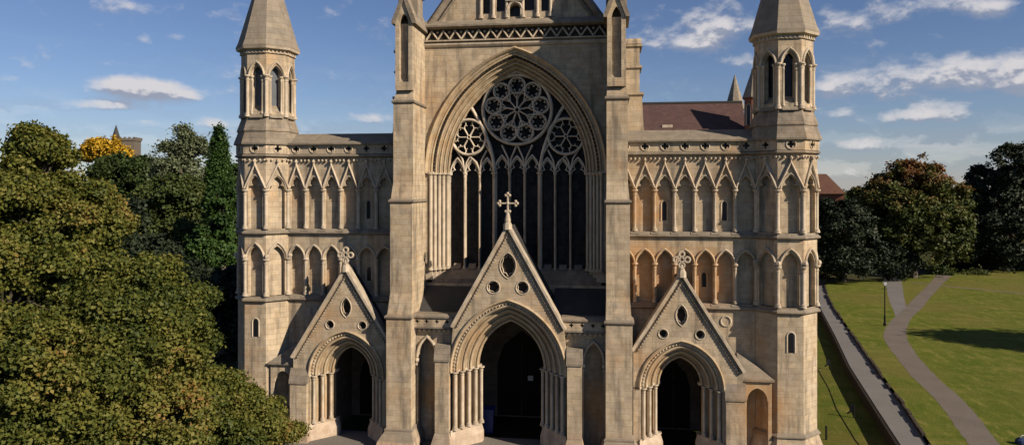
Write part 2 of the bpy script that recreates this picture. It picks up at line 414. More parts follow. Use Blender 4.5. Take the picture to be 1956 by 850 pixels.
def turret(s):
    c = (14.51*s, 1.54)
    t = MB()
    loft(t, [octring(c, a, z) for a, z in ((1.98, -.6), (1.98, .25), (1.9, .42), (1.62, 1.22), (1.6, 1.34), (1.54, 1.36), (1.54, 7.62))])
    loft(t, [octring(c, a, z) for a, z in ((1.25, 7.5), (1.25, 11.5), (1.29, 11.5), (1.29, 15.9))])
    sh = t.build('turret', 'stone', cath)
    for z0, z1 in ((1.22, 1.5), (7.56, 7.86), (11.36, 11.66), (15.74, 15.97)):
        st = MB(); loft(st, [octring(c, a, z) for a, z in ((1.50, z0-.06), (1.62, z0), (1.70, z0+.05), (1.70, z0+.12), (1.5, z1))])
        st.build('string_course', 'stone_dark', sh)
    lo, up, ho, ga, pa, cb, be, bh = (MB() for _ in range(8))
    rim, dr = MB(), MB()
    T = math.tan(PI/8)
    for k in range(8):
        a = k*PI/4; n = Vector((math.cos(a), math.sin(a), 0)); tg = Vector((-n.y, n.x, 0))
        F = Frame((c[0], c[1], 0), tg, -n); ap = 1.54; hw = ap*T
        G = Frame(F(0, -ap, 0), tg, -n)
        plate(lo, G, [(-hw, 7.84), (hw, 7.84), (hw, 11.36), (-hw, 11.36)], [opening(0, .44, 7.86, 9.95, .74, 8)], 0, .36)
        plate(up, G, [(-hw, 11.62), (hw, 11.62), (hw, 15.82), (-hw, 15.82)], [opening(0, .44, 11.66, 13.86, .78, 8, .19)], 0, .36)
        bar(ho, G, arc(0, .54, 9.97, .92, 8), .12, -.10, .02)
        ball(ho, G(-.62, -.08, 10.12), .16); 
        gablets(ga, G, [0], hw, 13.98, 15.32, 0); bar(ga, G, arc(0, .50, 13.88, .86, 8), .08, -.07, .02)
        bar(ga, G, [(0, 15.27), (0, 15.64)], .085, -.14, .02); ball(ga, G(0, -.14, 15.52), .09)
        corbels(cb, G, (-hw+.05, -.32, .32, hw-.05), 15.58, -.03, .07)
        plate(pa, G, [(-hw-.04, 15.93), (hw+.04, 15.93), (hw+.04, 16.5), (-hw-.04, 16.5)], [foil(0, 16.22, .20, 4)], -.10, .12)
        rim, dr = MB(), MB(); bar(rim, G, circ(0, 16.22, .235, 16), .06, -.14, -.09, True); rim.build('quatrefoil_rim', 'carved', sh)
        box(dr, G, -.24, .24, .16, .20, 15.96, 16.47); dr.build('hole_shade', 'void', sh)  # plate coloured dark as the shade behind the foil
        # belfry stage
        ap2 = 1.38; h2 = ap2*T; B = Frame(F(0, -ap2, 0), tg, -n)
        plate(be, B, [(-h2, 18.0), (h2, 18.0), (h2, 21.7), (-h2, 21.7)], [opening(0, .37, 18.35, 20.33, .66, 10)], 0, .5)
        bar(bh, B, arc(0, .45, 20.36, .80, 10), .12, -.10, .02)
        bar(bh, B, arc(0, .36, 20.33, .64, 10), .07, .08, .2)
        prism(be, B, [(-.14, 17.98), (.4, 18.75), (.4, 17.98)], -.38, .38)
        for j in range(-2, 3): box(cb, B, j*.22-.045, j*.22+.045, -.10, .02, 21.68, 21.80)
    lo.build('lower_arcade', 'stone', sh); up.build('upper_arcade', 'stone', sh); ho.build('hood_mould', 'carved', sh)
    ga.build('gablet_frieze', 'carved', sh); pp = pa.build('parapet', 'stone', sh); cb.build('corbel_table', 'carved', sh)
    k = MB(); loft(k, [octring(c, a, z) for a, z in ((1.2, 15.9), (1.2, 16.46), (1.76, 16.46), (1.76, 16.55), (1.55, 17.18), (1.6, 17.22), (1.6, 17.3), (1.36, 18.02), (1.3, 18.02))])
    k.build('turret_coping', 'stone_dark', sh)
    b = be.build('belfry', 'stone', cath); bh.build('hood_mould', 'carved', b)
    k = MB(); loft(k, [octring(c, a, z) for a, z in ((1.0, 18.0), (1.0, 21.6))]); k.build('louvre', 'louvre' if s < 0 else 'void', b)
    k = MB(); loft(k, [octring(c, a, z) for a, z in ((1.3, 21.62), (1.46, 21.66), (1.46, 21.72), (1.40, 21.74), (1.40, 21.82), (1.62, 21.9), (1.66, 22.02), (1.6, 22.06))]); k.build('cornice', 'carved', b)
    for i in range(8):
        a = PI/8+i*PI/4
        for z0, z1, ap, r in ((7.88, 10.0, 1.54, .10), (11.68, 13.92, 1.54, .10)):
            R = (ap)/math.cos(PI/8)-.03; shaft('arcade_column', c[0]+R*math.cos(a), c[1]+R*math.sin(a), z0, z1, r, sh)
        R = 1.38/math.cos(PI/8)-.02
        shaft('belfry_column', c[0]+R*math.cos(a), c[1]+R*math.sin(a), 18.05, 20.42, .095, b)
        for da in (-.16, .16):
            R = 1.36; shaft('belfry_column', c[0]+R*math.cos(a+da), c[1]+R*math.sin(a+da), 18.2, 20.38, .06, b)
    sp = MB(); loft(sp, [octring(c, a, z) for a, z in ((1.66, 22.02), (1.66, 22.10), (1.54, 22.4), (1.27, 23.4), (.08, 27.9), (.05, 28.2))])
    s_ = sp.build('spire', 'spire', cath)
    k = MB(); lathe(k, c, [(.05, 28.1), (.16, 28.25), (.2, 28.4), (.1, 28.55), (.02, 28.8)], 8); k.build('finial', 'carved', s_)
    slit(Frame((c[0], 0, 0)), 0.02, 5.6, 6.62, 0, sh, .13)
    n = Vector((s*.7071, -.7071, 0))
for s in (1, -1): turret(s)

# --------------------------------------------- buttresses flanking the nave bay
def buttress(s):
    F = FA[s]; m = MB()
    L = [(-.6, 4.86, 6.95, -1.42), (.35, 4.86, 6.95, -1.42), (.52, 4.9, 6.9, -1.38), (1.02, 5.12, 6.56, -1.06), (1.06, 5.16, 6.52, -1.0), (7.06, 5.16, 6.52, -1.0), (7.14, 5.16, 6.48, -.98),
         (8.3, 5.18, 6.40, -.70), (13.26, 5.18, 6.40, -.70), (13.34, 5.18, 6.38, -.68), (14.3, 5.2, 6.30, -.45), (18.66, 5.2, 6.30, -.45),
         (18.74, 5.2, 6.28, -.43), (19.3, 5.23, 6.2, -.18), (22.95, 5.23, 6.2, -.18)]
    loft(m, [[F(a, y, z), F(b, y, z), F(b, 2.6, z), F(a, 2.6, z)] for z, a, b, y in L])
    o = m.build('buttress', 'stone', cath)
    for z, a, b, y in ((1.06, 5.16, 6.52, -1.0), (7.1, 5.16, 6.52, -1.0), (13.3, 5.18, 6.40, -.70), (18.7, 5.2, 6.30, -.45)):
        st = MB(); loft(st, [[F(a-e, y-e, zz), F(b+e, y-e, zz), F(b+e, 2.2, zz), F(a-e, 2.2, zz)] for e, zz in ((-.02, z-.16), (.06, z-.1), (.09, z-.05), (.09, z+.03), (-.03, z+.12))])
        st.build('set_off', 'stone_dark', o)
    # slender blind niche on the top stage
    k = MB(); plate(k, F, [(5.23, 19.3), (6.2, 19.3), (6.2, 23.6), (5.715, 24.5), (5.23, 23.6)], [opening(5.715, .25, 19.75, 22.9, .55, 6)], -.42, -.10)
    prism(k, F, [(-.42, 19.3), (-.10, 20.2), (-.10, 19.3)], 5.465, 5.965)
    k.build('niche_frame', 'stone', o)
    k = MB(); box(k, F, 5.24, 6.19, -.34, -.12, 19.2, 22.9)
    k = MB()      # gabled cap
    for d0, d1 in ((-.52, 2.3),):
        P = [(5.04, 23.05), (5.715, 24.75), (6.39, 23.05), (6.39, 22.9), (6.2, 22.9), (5.715, 24.2), (5.23, 22.9), (5.04, 22.9)]
        plate(k, F, P, [], d0, d1, True)
    k.build('pinnacle_gable', 'stone_dark', o)
    k = MB(); loft(k, [[F(5.715+x*w, .9+y*w, z) for x, y in ((-1, -1), (1, -1), (1, 1), (-1, 1))] for w, z in ((.55, 23.0), (.55, 24.6), (.66, 24.65), (.62, 24.8), (.05, 27.6))]); k.build('pinnacle', 'spire', o)
    # clerestory stub of the nave behind
    q = MB(); L = [(0, 7.5, 2.5), (16.6, 7.5, 2.5), (17.3, 7.25, 2.5), (19.2, 7.15, 2.5), (19.35, 7.02, 2.5), (20.7, 7.02, 2.5), (21.9, 7.02, 2.5)]
    loft(q, [[F(5.2, y, z), F(b, y, z), F(b, 4.4, z), F(5.2, 4.4, z)] for z, b, y in L])
    for z, b in ((19.2, 7.2), (20.7, 7.1), (21.9, 7.12)): box(q, F, 5.2, b+.05, 2.42, 4.5, z, z+.14)
    prism(q, F, [(2.4, 22.04), (2.5, 22.35), (4.4, 22.35), (4.5, 22.04)], 5.2, 7.1)
    q.build('clerestory_pier', 'stone', cath)
for s in (1, -1): buttress(s)

# --------------------------------------------- nave bay with the great window
F0 = FA[1]; YC = 2.2; YT = 3.25
SP = 14.85
n = MB()
outer = [(-5.3, 9.2), (-5.06, 9.2)]+arc(0, 5.06, SP, 6.92, 28)+[(5.06, 9.2), (5.3, 9.2), (5.3, 23.5), (-5.3, 23.5)]
plate(n, F0, outer, [], YC, YC+.5)
plate(n, F0, [(-5.3, 0), (-2.3, 0), (-2.3, 7.0), (2.3, 7.0), (2.3, 0), (5.3, 0), (5.3, 8.5), (-5.3, 8.5)], [], 2.35, 2.9)
nave = n.build('nave_front', 'stone', cath)
wf = MB()
R_IN = 4.0; RISE = 5.85
prof = order_profile(5, 1.0, YC+.02, YT+.1, .062)
sweep_arch(wf, F0, 0, R_IN, SP, RISE, [(1.26, YC+.1), (1.26, YC-.12), (1.18, YC-.2), (1.10, YC-.12), (1.06, YC+.02)]+prof, 40)
win = wf.build('great_window', 'arch', cath)
dg = MB()      # dogtooth ring, shade of its cuts put in as dark blocks
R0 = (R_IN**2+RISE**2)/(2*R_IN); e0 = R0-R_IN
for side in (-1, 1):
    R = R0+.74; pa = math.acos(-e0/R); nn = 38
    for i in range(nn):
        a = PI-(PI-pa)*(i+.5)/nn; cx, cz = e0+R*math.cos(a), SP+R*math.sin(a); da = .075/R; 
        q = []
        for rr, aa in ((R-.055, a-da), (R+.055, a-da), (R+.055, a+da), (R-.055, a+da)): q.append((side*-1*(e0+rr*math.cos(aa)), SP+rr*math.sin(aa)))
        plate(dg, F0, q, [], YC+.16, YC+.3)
dg.build('dogtooth_band', 'shade_stone', win)
for s in (1, -1):
    jb = MB(); F = FA[s]; N = 5
    for i in range(N): box(jb, F, 4.02+.2*(N-1-i), 5.4, YC+.22*i+.06, YT+.6, 8.7, SP-.0)
    jb.build('window_jamb', 'carved', win)
for s in (1, -1):
    for i in range(5):
        shaft('window_shaft', s*(4.90-.2*i), YC+.22*i+.0, 9.25, SP+.02, .09, win, 'carved')
for s in (1, -1):
    k = MB(); prism(k, FA[s], [(YC-.14, SP-.02), (YC+.2, SP-.02), (YC+.2, SP+.09), (YC-.14, SP+.09)], 4.72, 5.18); k.build('impost', 'carved', win)
# tracery
mull = [(-3.11, .10), (-2.22, .10), (-1.333, .20), (-.444, .10), (.444, .10), (1.333, .20), (2.22, .10), (3.11, .10)]
tr = MB()
def cusped_head(cx, half, sp, rise):
    bar(tr, F0, arc(cx, half, sp, rise, 8), .10, YT, YT+.3)
    L = arc(cx, half-.07, sp, rise-.14, 10, .17); bar(tr, F0, L, .06, YT+.08, YT+.24)
for gx, wdt in ((-2.665, .889), (0, .889), (2.665, .889)):
    for j in (-1, 0, 1): cusped_head(gx+j*wdt, .444, 14.75 if gx else 14.9, 1.0 if j else .95)
ROSE = (0, 18.56, 2.08)
def ring(cx, cz, r, w, a=YT-.04, b=YT+.3, n=32): bar(tr, F0, circ(cx, cz, r, n), w, a, b, True)
ring(0, 18.56, 2.02, .17, YT-.1, YT+.34, 48)
for k in range(9):
    a = PI/2+k*2*PI/9; x, z = 1.42*math.cos(a), 18.56+1.42*math.sin(a)
    ring(x, z, .47, .10, YT-.03, YT+.26, 20)
    bar(tr, F0, foil(x, z, .42, 6, 4, a, .62), .05, YT+.06, YT+.2, True)
    bar(tr, F0, [(.16*math.cos(a), 18.56+.16*math.sin(a)), (.97*math.cos(a), 18.56+.97*math.sin(a))], .085, YT, YT+.24)
    b = a+PI/9
    bar(tr, F0, [(.62*math.cos(a), 18.56+.62*math.sin(a)), (.98*math.cos(b-.12), 18.56+.98*math.sin(b-.12)), (1.02*math.cos(b), 18.56+1.02*math.sin(b)), (.98*math.cos(b+.12), 18.56+.98*math.sin(b+.12)), (.62*math.cos(b+PI/9), 18.56+.62*math.sin(b+PI/9))], .06, YT+.02, YT+.22)
ring(0, 18.56, .15, .09, n=14)
for s in (-1, 1):
    cx, cz = s*2.86, 16.98
    ring(cx, cz, 1.03, .15, YT-.09, YT+.3, 36)
    for k in range(6):
        a = k*PI/3; bar(tr, F0, [(cx+.1*math.cos(a), cz+.1*math.sin(a)), (cx+.62*math.cos(a), cz+.62*math.sin(a))], .075, YT, YT+.24)
        for q in (-1, 1):
            p = [(cx+rr_*math.cos(a+q*aa_), cz+rr_*math.sin(a+q*aa_)) for rr_, aa_ in ((.58, 0), (.68, .12), (.74, .24), (.84, .30), (.96, .27))]
            bar(tr, F0, p, .06, YT+.02, YT+.22)
            bar(tr, F0, [p[2], (cx+.68*math.cos(a+q*.36), cz+.68*math.sin(a+q*.36))], .05, YT+.04, YT+.2)
    ring(cx, cz, .1, .07, n=12)
    # sub-arch sweeping from the thick mullion to the main arch, and the lower heads
    P = []
    for i in range(13):
        t = i/12; x = 1.333+.02+(2.98-1.35)*(t**1.75); z = 15.0+4.1*t; P.append((s*x, z))
    bar(tr, F0, P, .17, YT-.08, YT+.3)
    bar(tr, F0, [(s*1.34, 15.0), (s*1.50, 15.9), (s*1.85, 16.55)], .10, YT, YT+.24)
    for a0, a1 in (((s*3.11, 15.0), (s*2.72, 16.0)), ((s*2.22, 15.0), (s*3.0, 16.0)), ((s*3.11, 15.0), (s*3.72, 16.4)), ((s*2.22, 15.0), (s*1.8, 16.2))):
        mx = ((a0[0]*.75+a1[0]*.25), (a0[1]*.5+a1[1]*.5)); bar(tr, F0, [a0, mx, a1], .09, YT, YT+.24)
    bar(tr, F0, [(s*.444, 14.9), (s*.52, 15.7), (s*.9, 16.5)], .09, YT, YT+.24)
    bar(tr, F0, [(s*.444, 14.9), (s*.36, 15.7), (0, 16.55)], .09, YT, YT+.24)
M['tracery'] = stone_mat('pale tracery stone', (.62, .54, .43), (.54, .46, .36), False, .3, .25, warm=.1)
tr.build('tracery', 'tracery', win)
for x, w in mull:
    mb = MB(); bar(mb, F0, [(x, 9.1), (x, 15.05)], w*1.25, YT-.02, YT+.34); lathe(mb, (x, YT-.03), column_prof(9.25, SP+.05, w*.48, .3), 8)
    mb.build('mullion', 'carved', win, smooth=True)
gl = MB(); plate(gl, F0, opening(0, 4.3, 8.9, SP, 6.3, 20), [], YT+.42, YT+.5); gl.build('glazing', 'leaded', win)
sl = MB()      # weathered sill with scalloped lights
prism(sl, F0, [(YT+.5, 9.35), (YT-.05, 9.3), (YT-.75, 8.75), (YT-.8, 8.3), (YT+.5, 8.3)], -4.9, 4.9)
for i in range(9):
    c = -3.556+i*.889; prism(sl, F0, [(YT+.2, 9.55), (YT-.2, 9.25), (YT+.2, 9.2)], c-.22, c+.22)
sl.build('window_sill', 'stone_dark', win)
for s in (1, -1):
    pr = MB(); prism(pr, FA[s], [(YC+.1, 8.35), (YC-.05, 8.3), (.25, 6.9), (.25, 6.7), (YC+.1, 6.7)], 2.3, 5.15); pr.build('porch_weathering', 'lead', cath)

# frieze, cornice and gable
fz = MB()
prism(fz, F0, [(YC+.05, 22.05), (YC-.08, 22.1), (YC-.14, 22.2), (YC-.14, 22.28), (YC+.0, 22.36), (YC+.05, 22.36)], -5.22, 5.22)
prism(fz, F0, [(YC+.05, 22.38), (YC-.2, 22.40), (YC-.2, 22.47), (YC+.05, 22.52)], -5.22, 5.22)
nz = 15
for i in range(nz):
    a = -5.15+10.3*i/nz; b = a+10.3/nz; bar(fz, F0, [(a, 22.52), ((a+b)/2, 23.0), (b, 22.52)], .10, YC-.14, YC+.02)
    ball(fz, F0(a, YC-.05, 22.93), .07)
fr_ = fz.build('zigzag_frieze', 'carved', nave)
k = MB(); box(k, F0, -5.22, 5.22, YC-.02, YC-.004, 22.5, 23.1); k.build('frieze_ground', 'shade_stone', nave)
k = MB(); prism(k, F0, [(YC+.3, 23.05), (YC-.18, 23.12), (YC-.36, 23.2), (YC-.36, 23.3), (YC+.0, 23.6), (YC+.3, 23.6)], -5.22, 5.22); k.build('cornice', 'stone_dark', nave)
YG = YC+.12; SL = 1.36; APEX = 23.55+4.95*SL
gm = MB()
gw = [(-1.66, .21, 23.95, 26.6), (-.82, .26, 24.05, 27.2), (.82, .30, 24.05, 27.2), (1.72, .22, 24.0, 26.6)]
holes = [opening(u, h, b, t, .5, 5) for u, h, b, t in gw]+[opening(0, .31, 23.75, 24.15, .3, 6), opening(0, .28, 24.75, 27.6, .5, 5)]
plate(gm, F0, [(-4.75, 23.5), (4.75, 23.5), (0, 23.5+4.75*SL)], holes, YG, YG+.5, True)
gb = gm.build('nave_gable', 'stone', cath)
k = MB(); box(k, F0, -3.0, 3.0, YG+.42, YG+.48, 23.55, 26.6); box(k, F0, -.6, .6, YG+.42, YG+.48, 26.6, 28.2); k.build('gable_glazing', 'void', gb)
k = MB()
for off, w, d in ((0, .42, -.34), (-.36, .16, -.16)):
    bar(k, F0, [(-4.95-off*.0, 23.42+off*1.6), (0, APEX+off*1.6), (4.95, 23.42+off*1.6)], w, YG+d, YG+.5)
k.build('gable_coping', 'stone_dark', gb)
k = MB()
for u, h, b, t in gw: prism(k, F0, [(YG-.03, 23.62), (YG+.3, b+.12), (YG+.3, 23.62)], u-h-.1, u+h+.1)
bar(k, F0, arc(0, .42, 24.15, .42, 8), .16, YG-.16, YG+.1); box(k, F0, -.5, -.33, YG-.14, YG+.1, 23.6, 24.2); box(k, F0, .33, .5, YG-.14, YG+.1, 23.6, 24.2)
prism(k, F0, [(YG-.2, 24.62), (YG-.2, 24.7), (YG+.1, 24.8), (YG+.1, 24.58)], -.52, .52)
k.build('gable_dressings', 'carved', gb)
for u in (-1.96, -1.24, -.46, .46, 1.30, 2.04): shaft('gable_column', u, YG-.05, 23.68, 26.7, .09, gb, cap=.3)
k = MB(); box(k, F0, -6.6, 6.6, 6.3, 88, 0, 19.5); box(k, F0, -6.6, 6.6, 4.1, 6.3, 8.6, 19.5); k.build('nave_body', 'stone_dark', cath)
k = MB(); plate(k, Frame((0, 0, 0)), [(-6.8, 19.4), (6.8, 19.4), (0, 27.0)], [], 6.0, 88, True); k.build('nave_roof', 'lead', cath)

# --------------------------------------------- portals
def rings_cross(mb, F, u, d, z, r):
    for k in range(4):
        a = k*PI/2; bar(mb, F, circ(u+r*.62*math.cos(a), z+r*.62*math.sin(a), r*.30, 12), r*.20, d-.06, d+.06, True, .2)
    bar(mb, F, circ(u, z, r*.26, 12), r*.18, d-.06, d+.06, True, .2)
def fleury_cross(mb, F, u, d, z, r):
    for k in range(4):
        a = k*PI/2; c_, s_ = math.cos(a), math.sin(a); L = 1.0
        bar(mb, F, [(u, z), (u+r*.8*c_*L, z+r*.8*s_*L)], r*.16, d-.06, d+.06, False, .2)
        for (x, y) in ((1.0, 0), (.82, .2), (.82, -.2)):
            p = F(u+r*(x*c_-y*s_), d, z+r*(x*s_+y*c_)); ball(mb, p, r*.17)
    ball(mb, F(u, d, z), r*.2)
def portal(s, cx, ho, spring, rise_o, N, hi, y0, y1, hw, zf, za, holes, hole_d, pier, cross, pshaft, pl, back):
    F = Frame((s*cx, 0, 0), (s, 0, 0))
    D = ho-hi; R_ = (ho*ho+rise_o*rise_o)/(2*ho); Ri = R_-D; ei = Ri-hi; rise_i = math.sqrt(Ri*Ri-ei*ei)
    mb = MB()
    zl, zr = (zf if isinstance(zf, tuple) else (zf, zf)); hl, hr = (hw if isinstance(hw, tuple) else (hw, hw))
    P = [(-hl, zl), (0, za), (hr, zr), (max(hr, ho+.12), spring-.05), (ho+.06, spring-.05)]+arc(0, ho+.06, spring, rise_o+.09, 20)[::-1]+[(-ho-.06, spring-.05), (-max(hl, ho+.12), spring-.05)]
    plate(mb, F, P, holes, y0, y0+.55)
    # porch block walls either side, back to the wall
    for a, b in ((-max(hl, ho), -ho), (ho, max(hr, ho))):
        if b-a > .05: box(mb, F, a, b, y0, back, -.4, spring)
    o = mb.build('portal', 'stone', cath)
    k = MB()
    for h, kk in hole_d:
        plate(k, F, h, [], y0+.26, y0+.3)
    k.build('foil_ground', 'shade_stone', o)
    k = MB()
    for h, kk in hole_d:
        bar(k, F, h, .07, y0-.035, y0+.03, True)
        cxh = sum(p[0] for p in h)/len(h); czh = sum(p[1] for p in h)/len(h)
        m = len(h); q = []
        for i in range(m):       # cusped inner rim
            x, z = h[i]; f = 1-.10-.20*(.5-.5*math.cos(2*PI*kk*i/m)); q.append((cxh+(x-cxh)*f, czh+(z-czh)*f))
        bar(k, F, q, .05, y0+.12, y0+.24, True)
    k.build('foil_rim', 'carved', o)
    k = MB(); prof = order_profile(N, D, y0+.04, y1, .075 if N > 3 else .07)
    sweep_arch(k, F, 0, hi, spring, rise_i, [(D+.13, y0+.04), (D+.13, y0-.1), (D+.06, y0-.13), (D, y0+.0)]+prof, 26)
    k.build('archivolt', 'arch', o)
    # beaded outer ring
    k = MB()
    for side in (-1, 1):
        R = R_-D*.10; e = R_-ho; pa = math.acos(-e/R); m = 26 if N > 3 else 18
        for i in range(m):
            a = PI-(PI-pa)*(i+.5)/m; ball(k, F(side*-(e+R*math.cos(a)), y0+.03, spring+R*math.sin(a)), .05, 5)
    k.build('beading', 'carved', o)
    dd, dy = D/N, (y1-y0)/N
    for q in (-1, 1):
        k = MB(); Q = Frame(F.o, F.u*q, F.d)
        for i in range(N): box(k, Q, hi+dd*(N-1-i)+.12, ho+.02, y0+dy*i+.05+dy*.55, y1+.3, .0, spring)
        k.build('jamb', 'arch', o)
    for q in (-1, 1):
        k = MB(); Q = Frame(F.o, F.u*q, F.d)
        pts = [(ho+.06, y0-.06), (hi-.08, y1-.02), (hi-.08, y1+.25), (ho+.06, y1+.25)]
        loft(k, [[Q(a+(e if j in (1, 2) else 0)*-1, b-(e if j in (0, 1) else 0), z) for j, (a, b) in enumerate(pts)] for e, z in ((.12, -.5), (.12, pl*.5), (.0, pl-.08), (.05, pl-.06), (.05, pl+.0))])
        k.build('jamb_plinth', 'carved', o)
        k = MB(); loft(k, [[Q(a, b, z) for a, b in pts] for z in (spring-.08, spring+.06)]); k.build('impost', 'carved', o)
    for q in (-1, 1):
        for i in range(N+1 if N > 3 else N):
            f = (i+.15)/N; x, y, _ = F(q*(ho-.1-(D-.02)*min(f, 1.0)), y0+.08+(y1-y0-.02)*min(f, 1.0), 0)
            shaft('portal_shaft', x, y, pl, spring-.04, .095 if N > 3 else .085, o, 'carved', 10, .26)
    # coping along the gable with beads beneath the left one
    k = MB()
    cw = .15
    bar(k, F, [(-(hl+.06), zl+.02), (0, za+.10), (hr+.06, zr+.02)], cw, y0-.17, y0+.5, False, .08)
    bar(k, F, [(-(hl-.20), zl-.02), (0, za-.40), (hr-.20, zr-.02)], .055, y0-.06, y0+.02, False, .2)
    k.build('gable_coping', 'carved', o)
    k = MB()
    for q, h_, z_ in ((-1, hl, zl), (1, hr, zr)):
        L = math.hypot(h_, za-z_); m = int(L/.17); nx_, nz_ = (za-z_)/L, h_/L
        for i in range(1, m):
            t = i/m; ball(k, F(q*(h_*(1-t)-nx_*.2), y0-.05, z_+(za-z_)*t-nz_*.2), .055, 5)
    k.build('dogtooth_band', 'stone_dark', o)
    # roof slabs behind the gable
    k = MB()
    for q, h_, z_ in ((-1, hl, zl), (1, hr, zr)):
        Q = Frame(F.o, F.u*q, F.d)
        k.add([Q(0, y0+.4, za+.05), Q(h_, y0+.4, z_), Q(h_, back, z_), Q(0, back, za+.05)], [(0, 1, 2, 3)])
        k.add([Q(0, y0+.4, za-.1), Q(h_, y0+.4, z_-.12), Q(h_, back, z_-.12), Q(0, back, za-.1)], [(0, 1, 2, 3)])
    k.build('portal_roof', 'lead', o)
    for u0, u1, zt, zb, sides in pier:
        k = MB(); yb = y0-.22
        loft(k, [[F(u0-e, yb-f, z), F(u1+e, yb-f, z), F(u1+e, y0+.6, z), F(u0-e, y0+.6, z)] for e, f, z in ((.16, .3, -.5), (.16, .3, .3), (.02, .04, .85), (0, 0, .9), (0, 0, zb))])
        prism(k, F, [(yb-.05, zb), (yb-.05, zb+.06), (y0+.0, zt), (y0+.6, zt), (y0+.6, zb)], u0-.04, u1+.04)
        k.build('pier', 'stone', o)
        k = MB(); prism(k, F, [(yb-.06, zb-.03), (yb-.06, zb+.075), (y0-.003, zt+.02), (y0-.003, zb)], u0-.05, u1+.05); k.build('pier_cap', 'stone_dark', o)
    k = MB(); zc, rc = cross[1], cross[2]
    lathe(k, F(0, y0-.05, 0).to_2d(), [(.24, za-.1), (.24, za+.15), (.15, za+.3), (.17, za+.36), (.09, zc-rc*1.0), (.05, zc-rc*.5)], 8)
    (rings_cross if cross[0] == 'rings' else fleury_cross)(k, F, 0, y0-.05, zc, rc)
    k.build('cross_finial', 'carved', o)
    return o, F
def ves(cx, cz, w, h, n=9):
    R = (w*w+h*h)/(2*w); e = R-w; a = math.asin(h/R)
    L = [(cx-e+R*math.cos(-a+2*a*i/n), cz+R*math.sin(-a+2*a*i/n)) for i in range(n)]
    return L+[(2*cx-x, 2*cz-z) for x, z in L]
# centre
H = [ves(0, 9.88, .44, .70), circ(-.78, 8.72, .35, 20), circ(.78, 8.72, .35, 20)]
pc, FP = portal(1, 0, 3.03, 4.15, 3.84, 4, 1.80, -.5, 1.0, 2.98, 6.55, 11.9, H, [(H[0], 8), (H[1], 5), (H[2], 5)],
                [(-3.92, -3.16, 5.55, 4.75, 0), (3.16, 3.92, 5.55, 4.75, 0)], ('fleury', 13.18, .52), .0, .98, 2.3)
# sides
for s in (1, -1):
    H = [ves(0, 7.42, .30, .56), circ(-.93, 6.45, .25, 18), circ(.93, 6.45, .25, 18)]
    portal(s, 9.04, 2.06, 3.62, 2.43, 3, 1.06, -.31, .95, (2.46, 3.06), (5.54, 4.58), 9.5, H, [(H[0], 8), (H[1], 5), (H[2], 5)],
           [(2.2, 3.16, 3.98, 3.2, 0)], ('rings', 10.31, .46), .0, .93, .95)
    # lean-to with a small recess beside the turret
    F = FA[s]; k = MB()
    plate(k, F, [(12.15, -.4), (12.35, -.4), (12.35, 1.0)]+[]+[(12.35, 3.0)]+arc(12.88, .5, 3.1, .62, 6)+[(13.42, 3.0), (13.42, -.4), (13.6, -.4), (13.6, 4.12), (12.15, 4.12)], [], .02, .3)
    o = k.build('lean_to', 'stone', cath)
    k = MB(); box(k, F, 12.2, 13.6, YW-.03, YW+.02, -.4, 4.4); k.build('recess_wall', 'arch', o)
    slit(F, 13.15, 1.9, 3.0, YW-.03, o, .17)
    k = MB(); k.add([F(12.0, -.12, 4.08), F(13.72, -.12, 4.08), F(13.72, -.12, 4.18), F(12.0, -.12, 4.18), F(12.0, YW, 5.35), F(12.3, YW, 5.2), F(13.4, YW, 4.35), F(13.72, YW, 4.08), F(12, YW, 4.08)],
              [(0, 1, 2, 3), (3, 2, 6, 5, 4), (0, 1, 7, 8), (1, 7, 6, 2)]); k.build('lean_to_roof', 'stone_dark', o)
# screen walls with blind niches between the centre portal and the buttresses
for s in (1, -1):
    F = FA[s]; k = MB(); YS = .0
    plate(k, F, [(3.05, -.4), (4.0, -.4)]+arc(4.52, .50, 4.75, 1.05, 8)+[(5.04, -.4), (5.2, -.4), (5.2, 6.4), (3.05, 6.4)], [], YS, YS+.5)
    box(k, F, 3.0, 5.2, YS+.75, YS+.9, -.4, 6.4)
    o = k.build('screen_wall', 'stone', cath)
    k = MB(); bar(k, F, arc(4.52, .56, 4.78, 1.12, 8), .15, YS-.16, YS+.02)
    for q in (-1, 1): ball(k, F(4.52+q*.56, YS-.1, 4.62), .15); ball(k, F(4.52+q*.56, YS-.08, 4.38), .10)
    k.build('hood_mould', 'carved', o)
    k = MB(); plate(k, F, [(2.86, 6.48), (5.2, 6.48), (5.2, 6.98), (2.86, 6.98)], [foil(u, 6.76, .12, 4, 5) for u in (3.35, 3.92, 4.49, 5.02)], YS-.3, YS-.05)
    box(k, F, 2.86, 5.2, YS-.02, YS+.25, 6.48, 6.98); o2 = k.build('parapet', 'stone', o)
    for u in (3.35, 3.92, 4.49, 5.02): k = MB(); box(k, F, u-.16, u+.16, YS-.14, YS-.06, 6.6, 6.92); k.build('hole_shade', 'void', o)  # dark plates put in for shade behind the parapet holes
    k = MB(); prism(k, F, [(YS-.38, 6.97), (YS-.38, 7.06), (YS-.2, 7.18), (YS+.4, 7.18), (YS+.4, 6.97)], 2.82, 5.2)
    prism(k, F, [(YS-.36, 6.40), (YS-.36, 6.47), (YS+.1, 6.5), (YS+.1, 6.34)], 2.86, 5.2); k.build('parapet_coping', 'stone_dark', o)
    k = MB()
    for i in range(9): ball(k, F(3.0+i*.27, YS-.12, 6.27), .11)
    k.build('corbel_table', 'carved', o)
